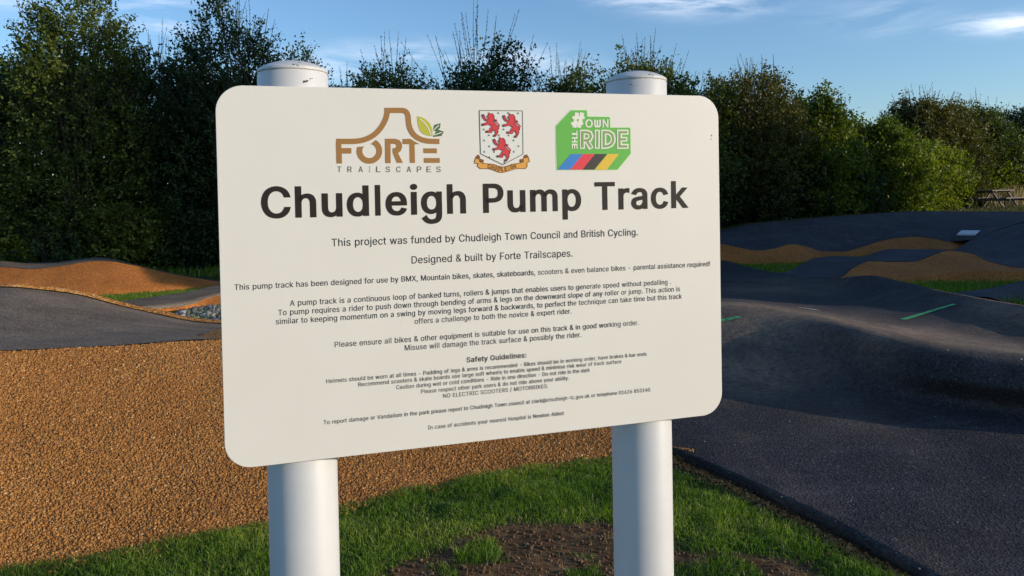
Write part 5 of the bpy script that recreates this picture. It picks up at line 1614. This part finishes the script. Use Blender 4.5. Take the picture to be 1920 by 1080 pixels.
# lower growth in front of the hedge and a filling row behind it
FRONT = [
    (-25, 16.2, 425, 0.9, 0.6, 'bright', 420, 0.085, 6, 0.3, 'bright green bramble at the left edge under the hedge'),
    (95, 16.3, 400, 0.9, 0.6, 'dark', 420, 0.080, 6, 0.3, 'low dark bramble behind the left track hump'),
    (235, 16.8, 385, 1.0, 0.6, 'olive', 460, 0.080, 6, 0.3, 'low olive bush behind the crest of the left hump'),
    (370, 17.2, 400, 1.0, 0.7, 'dark', 460, 0.085, 6, 0.3, 'low dark bush under the hedge beside the left edge of the board'),
    (560, 17.8, 370, 1.2, 0.8, 'dark', 500, 0.085, 6, 0.3, 'low dark bush hidden behind the left half of the board'),
    (800, 17.2, 360, 1.4, 0.8, 'dark', 500, 0.09, 6, 0.3, 'low dark bush hidden behind the middle of the board'),
    (1050, 18.6, 340, 1.5, 0.8, 'dark', 500, 0.09, 6, 0.3, 'low dark bush hidden behind the right half of the board'),
    (1260, 20.6, 325, 1.5, 0.8, 'dark', 520, 0.09, 6, 0.3, 'low dark bush hidden behind the right edge of the board'),
    (1385, 21.6, 318, 1.2, 0.8, 'dark', 620, 0.09, 6, 0.3, 'low dark bush at the hedge foot just right of the board'),
    (1475, 22.6, 300, 1.3, 0.8, 'dark', 640, 0.09, 6, 0.3, 'dark bush below the fresh green shrub'),
    (1570, 24.0, 292, 1.3, 0.8, 'dark', 640, 0.09, 6, 0.3, 'dark bush over the left end of the far banked turn'),
    (1655, 26.2, 275, 1.5, 0.9, 'bright', 700, 0.10, 6, 0.3, 'leafy green bush below the dip of the hedge line'),
    (1735, 29.8, 262, 1.7, 0.9, 'bright', 900, 0.105, 6, 0.3, 'sunlit leafy bush left of the picnic table'),
    (1812, 32.6, 250, 1.7, 0.9, 'bright', 900, 0.105, 6, 0.3, 'leafy green bush behind the left end of the picnic table'),
    (1905, 33.4, 268, 1.7, 0.9, 'olive', 800, 0.10, 6, 0.3, 'olive bush behind the right end of the picnic table'),
]
for k, (px, d, top, rx, ry, kind, nt, leaf, ns, sl_, lab) in enumerate(FRONT):
    shrub('low_bush', lab, base_at(px, d), rx, ry, height_to(px, top, d), kind, nt, leaf, 300 + k, ns, sl_, 0.8, 'low bushes along the foot of the hedge', low=0.02)
for k, (px, d, top, rx) in enumerate([(-200, 19.5, 120, 2.6), (60, 19.6, 115, 2.2), (270, 19.8, 110, 2.2), (450, 19.8, 120, 2.1), (640, 19.8, 190, 2.2), (820, 20.4, 175, 2.2), (1000, 21.4, 180, 2.3),
                                      (1160, 22.4, 170, 2.3), (1300, 24.0, 185, 2.3), (1440, 25.2, 190, 2.3), (1570, 27.0, 245, 2.3), (1690, 33.8, 240, 2.6), (1800, 36.0, 235, 2.7), (1920, 37.5, 240, 2.8)]):
    shrub('back_shrub', ['dark shrub filling the back of the hedge', 'deep green shrub standing at the back of the hedge'][k % 2], base_at(px, d), rx, 1.3, height_to(px, top, d), 'dark', 1500 if px < 500 else 900, 0.14, 500 + k, 8, 0.5, 0.6,
          'shrubs at the back of the hedge', low=0.0)

# pale dry grass behind the picnic table
P = np.c_[RNG.normal(0, 0.55, 900), RNG.normal(0, 0.25, 900), np.zeros(900)]
c = base_at(1880, 32.2)
P[:, 0] += c[0]
P[:, 1] += c[1]
P[:, 2] = c[2]
o = blades('dry_grass_tuft', P, 0.95, 0.03, RNG, M_DRYGRASS, 'pale dry grass behind the picnic table', 0.35)


# ------------------------------------------------------------------ picnic table
def wood_mat(name, a, b_):
    m, t, b = mat(name)
    co = objco(t)
    mp = N(t, 'ShaderNodeMapping')
    mp.inputs['Scale'].default_value = (1.5, 18, 18)
    t.links.new(co, mp.inputs[0])
    t.links.new(ramp(t, noise(t, mp.outputs[0], 3, 6, 0.65), [(0.3, a), (0.7, b_)]), b.inputs['Base Color'])
    b.inputs['Roughness'].default_value = 0.8
    return m


M_WOOD = wood_mat('weathered_wood', (0.085, 0.068, 0.055), (0.20, 0.165, 0.135))
TD = 30.0
tb_ = base_at(1862, TD)
table = empty('picnic_table', (tb_[0], tb_[1], tb_[2] + 0.02), math.radians(35))
tag(table, 'weathered wooden picnic table with attached benches at the foot of the hedge', 'picnic table')


def planks(name, y0, y1, z, k, L):
    m = MB()
    w = (y1 - y0) / k
    for j in range(k):
        yc = y0 + w * (j + 0.5)
        m.beam((-L / 2, yc, z), (L / 2, yc, z), w - 0.012, 0.045)
    return m.build(name, M_WOOD, table)


planks('tabletop', -0.38, 0.38, 0.74, 5, 1.80)
planks('seat', -0.86, -0.60, 0.45, 2, 1.80)
planks('seat', 0.60, 0.86, 0.45, 2, 1.80)
for x in (-0.62, 0.62):
    for s in (-1, 1):
        m = MB()
        m.beam((x, s * 0.24, 0.715), (x, s * 0.70, -0.02), 0.05, 0.11, (1, 0, 0))
        m.build('leg', M_WOOD, table)
    m = MB()
    m.beam((x + 0.052, -0.84, 0.395), (x + 0.052, 0.84, 0.395), 0.05, 0.10)
    m.build('crossbar', M_WOOD, table)
    m = MB()
    m.beam((x + 0.052, -0.36, 0.69), (x + 0.052, 0.36, 0.69), 0.05, 0.05)
    m.build('top_bearer', M_WOOD, table)
    m = MB()
    s = 1 if x < 0 else -1
    m.beam((x + s * 0.08, 0, 0.43), (x + s * 0.48, 0, 0.71), 0.05, 0.07)
    m.build('brace', M_WOOD, table)

# ------------------------------------------------------------------ trees that stand right of the picture and shade part of the track
BELT = [(15.5, 8.5, 10.6, 1.6), (15.5, 10.2, 10.5, 2.4), (16.0, 12.5, 8.6, 2.6), (17.0, 15.0, 7.2, 2.6), (18.5, 17.5, 5.8, 2.4), (20.5, 20.0, 5.2, 2.2), (15.2, 6.0, 3.8, 1.0), (15.0, 0.9, 2.5, 0.7), (15.0, 1.9, 2.5, 0.6)]
rngb = np.random.default_rng(77)
Vs, Fs, Ts, off = [], [], [], 0
for x, y, h, r in BELT:
    n = 7600
    th = rngb.uniform(0, 2 * np.pi, n)
    u = rngb.uniform(0.05, 1, n)
    rr = r * np.sin(np.clip(u * 0.85 + 0.13, 0, 1) * np.pi) ** 0.6 * rngb.uniform(0, 1, n) ** 0.4
    C = np.c_[x + np.cos(th) * rr, y + np.sin(th) * rr, u * h]
    v, f, t = leaves_mesh(C, rngb.normal(size=(n, 3)), 0.44, rngb, np.clip(rngb.normal(0.45, 0.2, n), 0, 1))
    Vs.append(v)
    Fs.append(f + off)
    Ts.append(t)
    off += len(v)
o = mesh_obj('tree_belt', np.concatenate(Vs), np.concatenate(Fs), LEAF['dark'], attr={'tint': np.concatenate(Ts)})
tag(o, 'dense belt of trees beyond the right edge of the picture', kind='stuff')
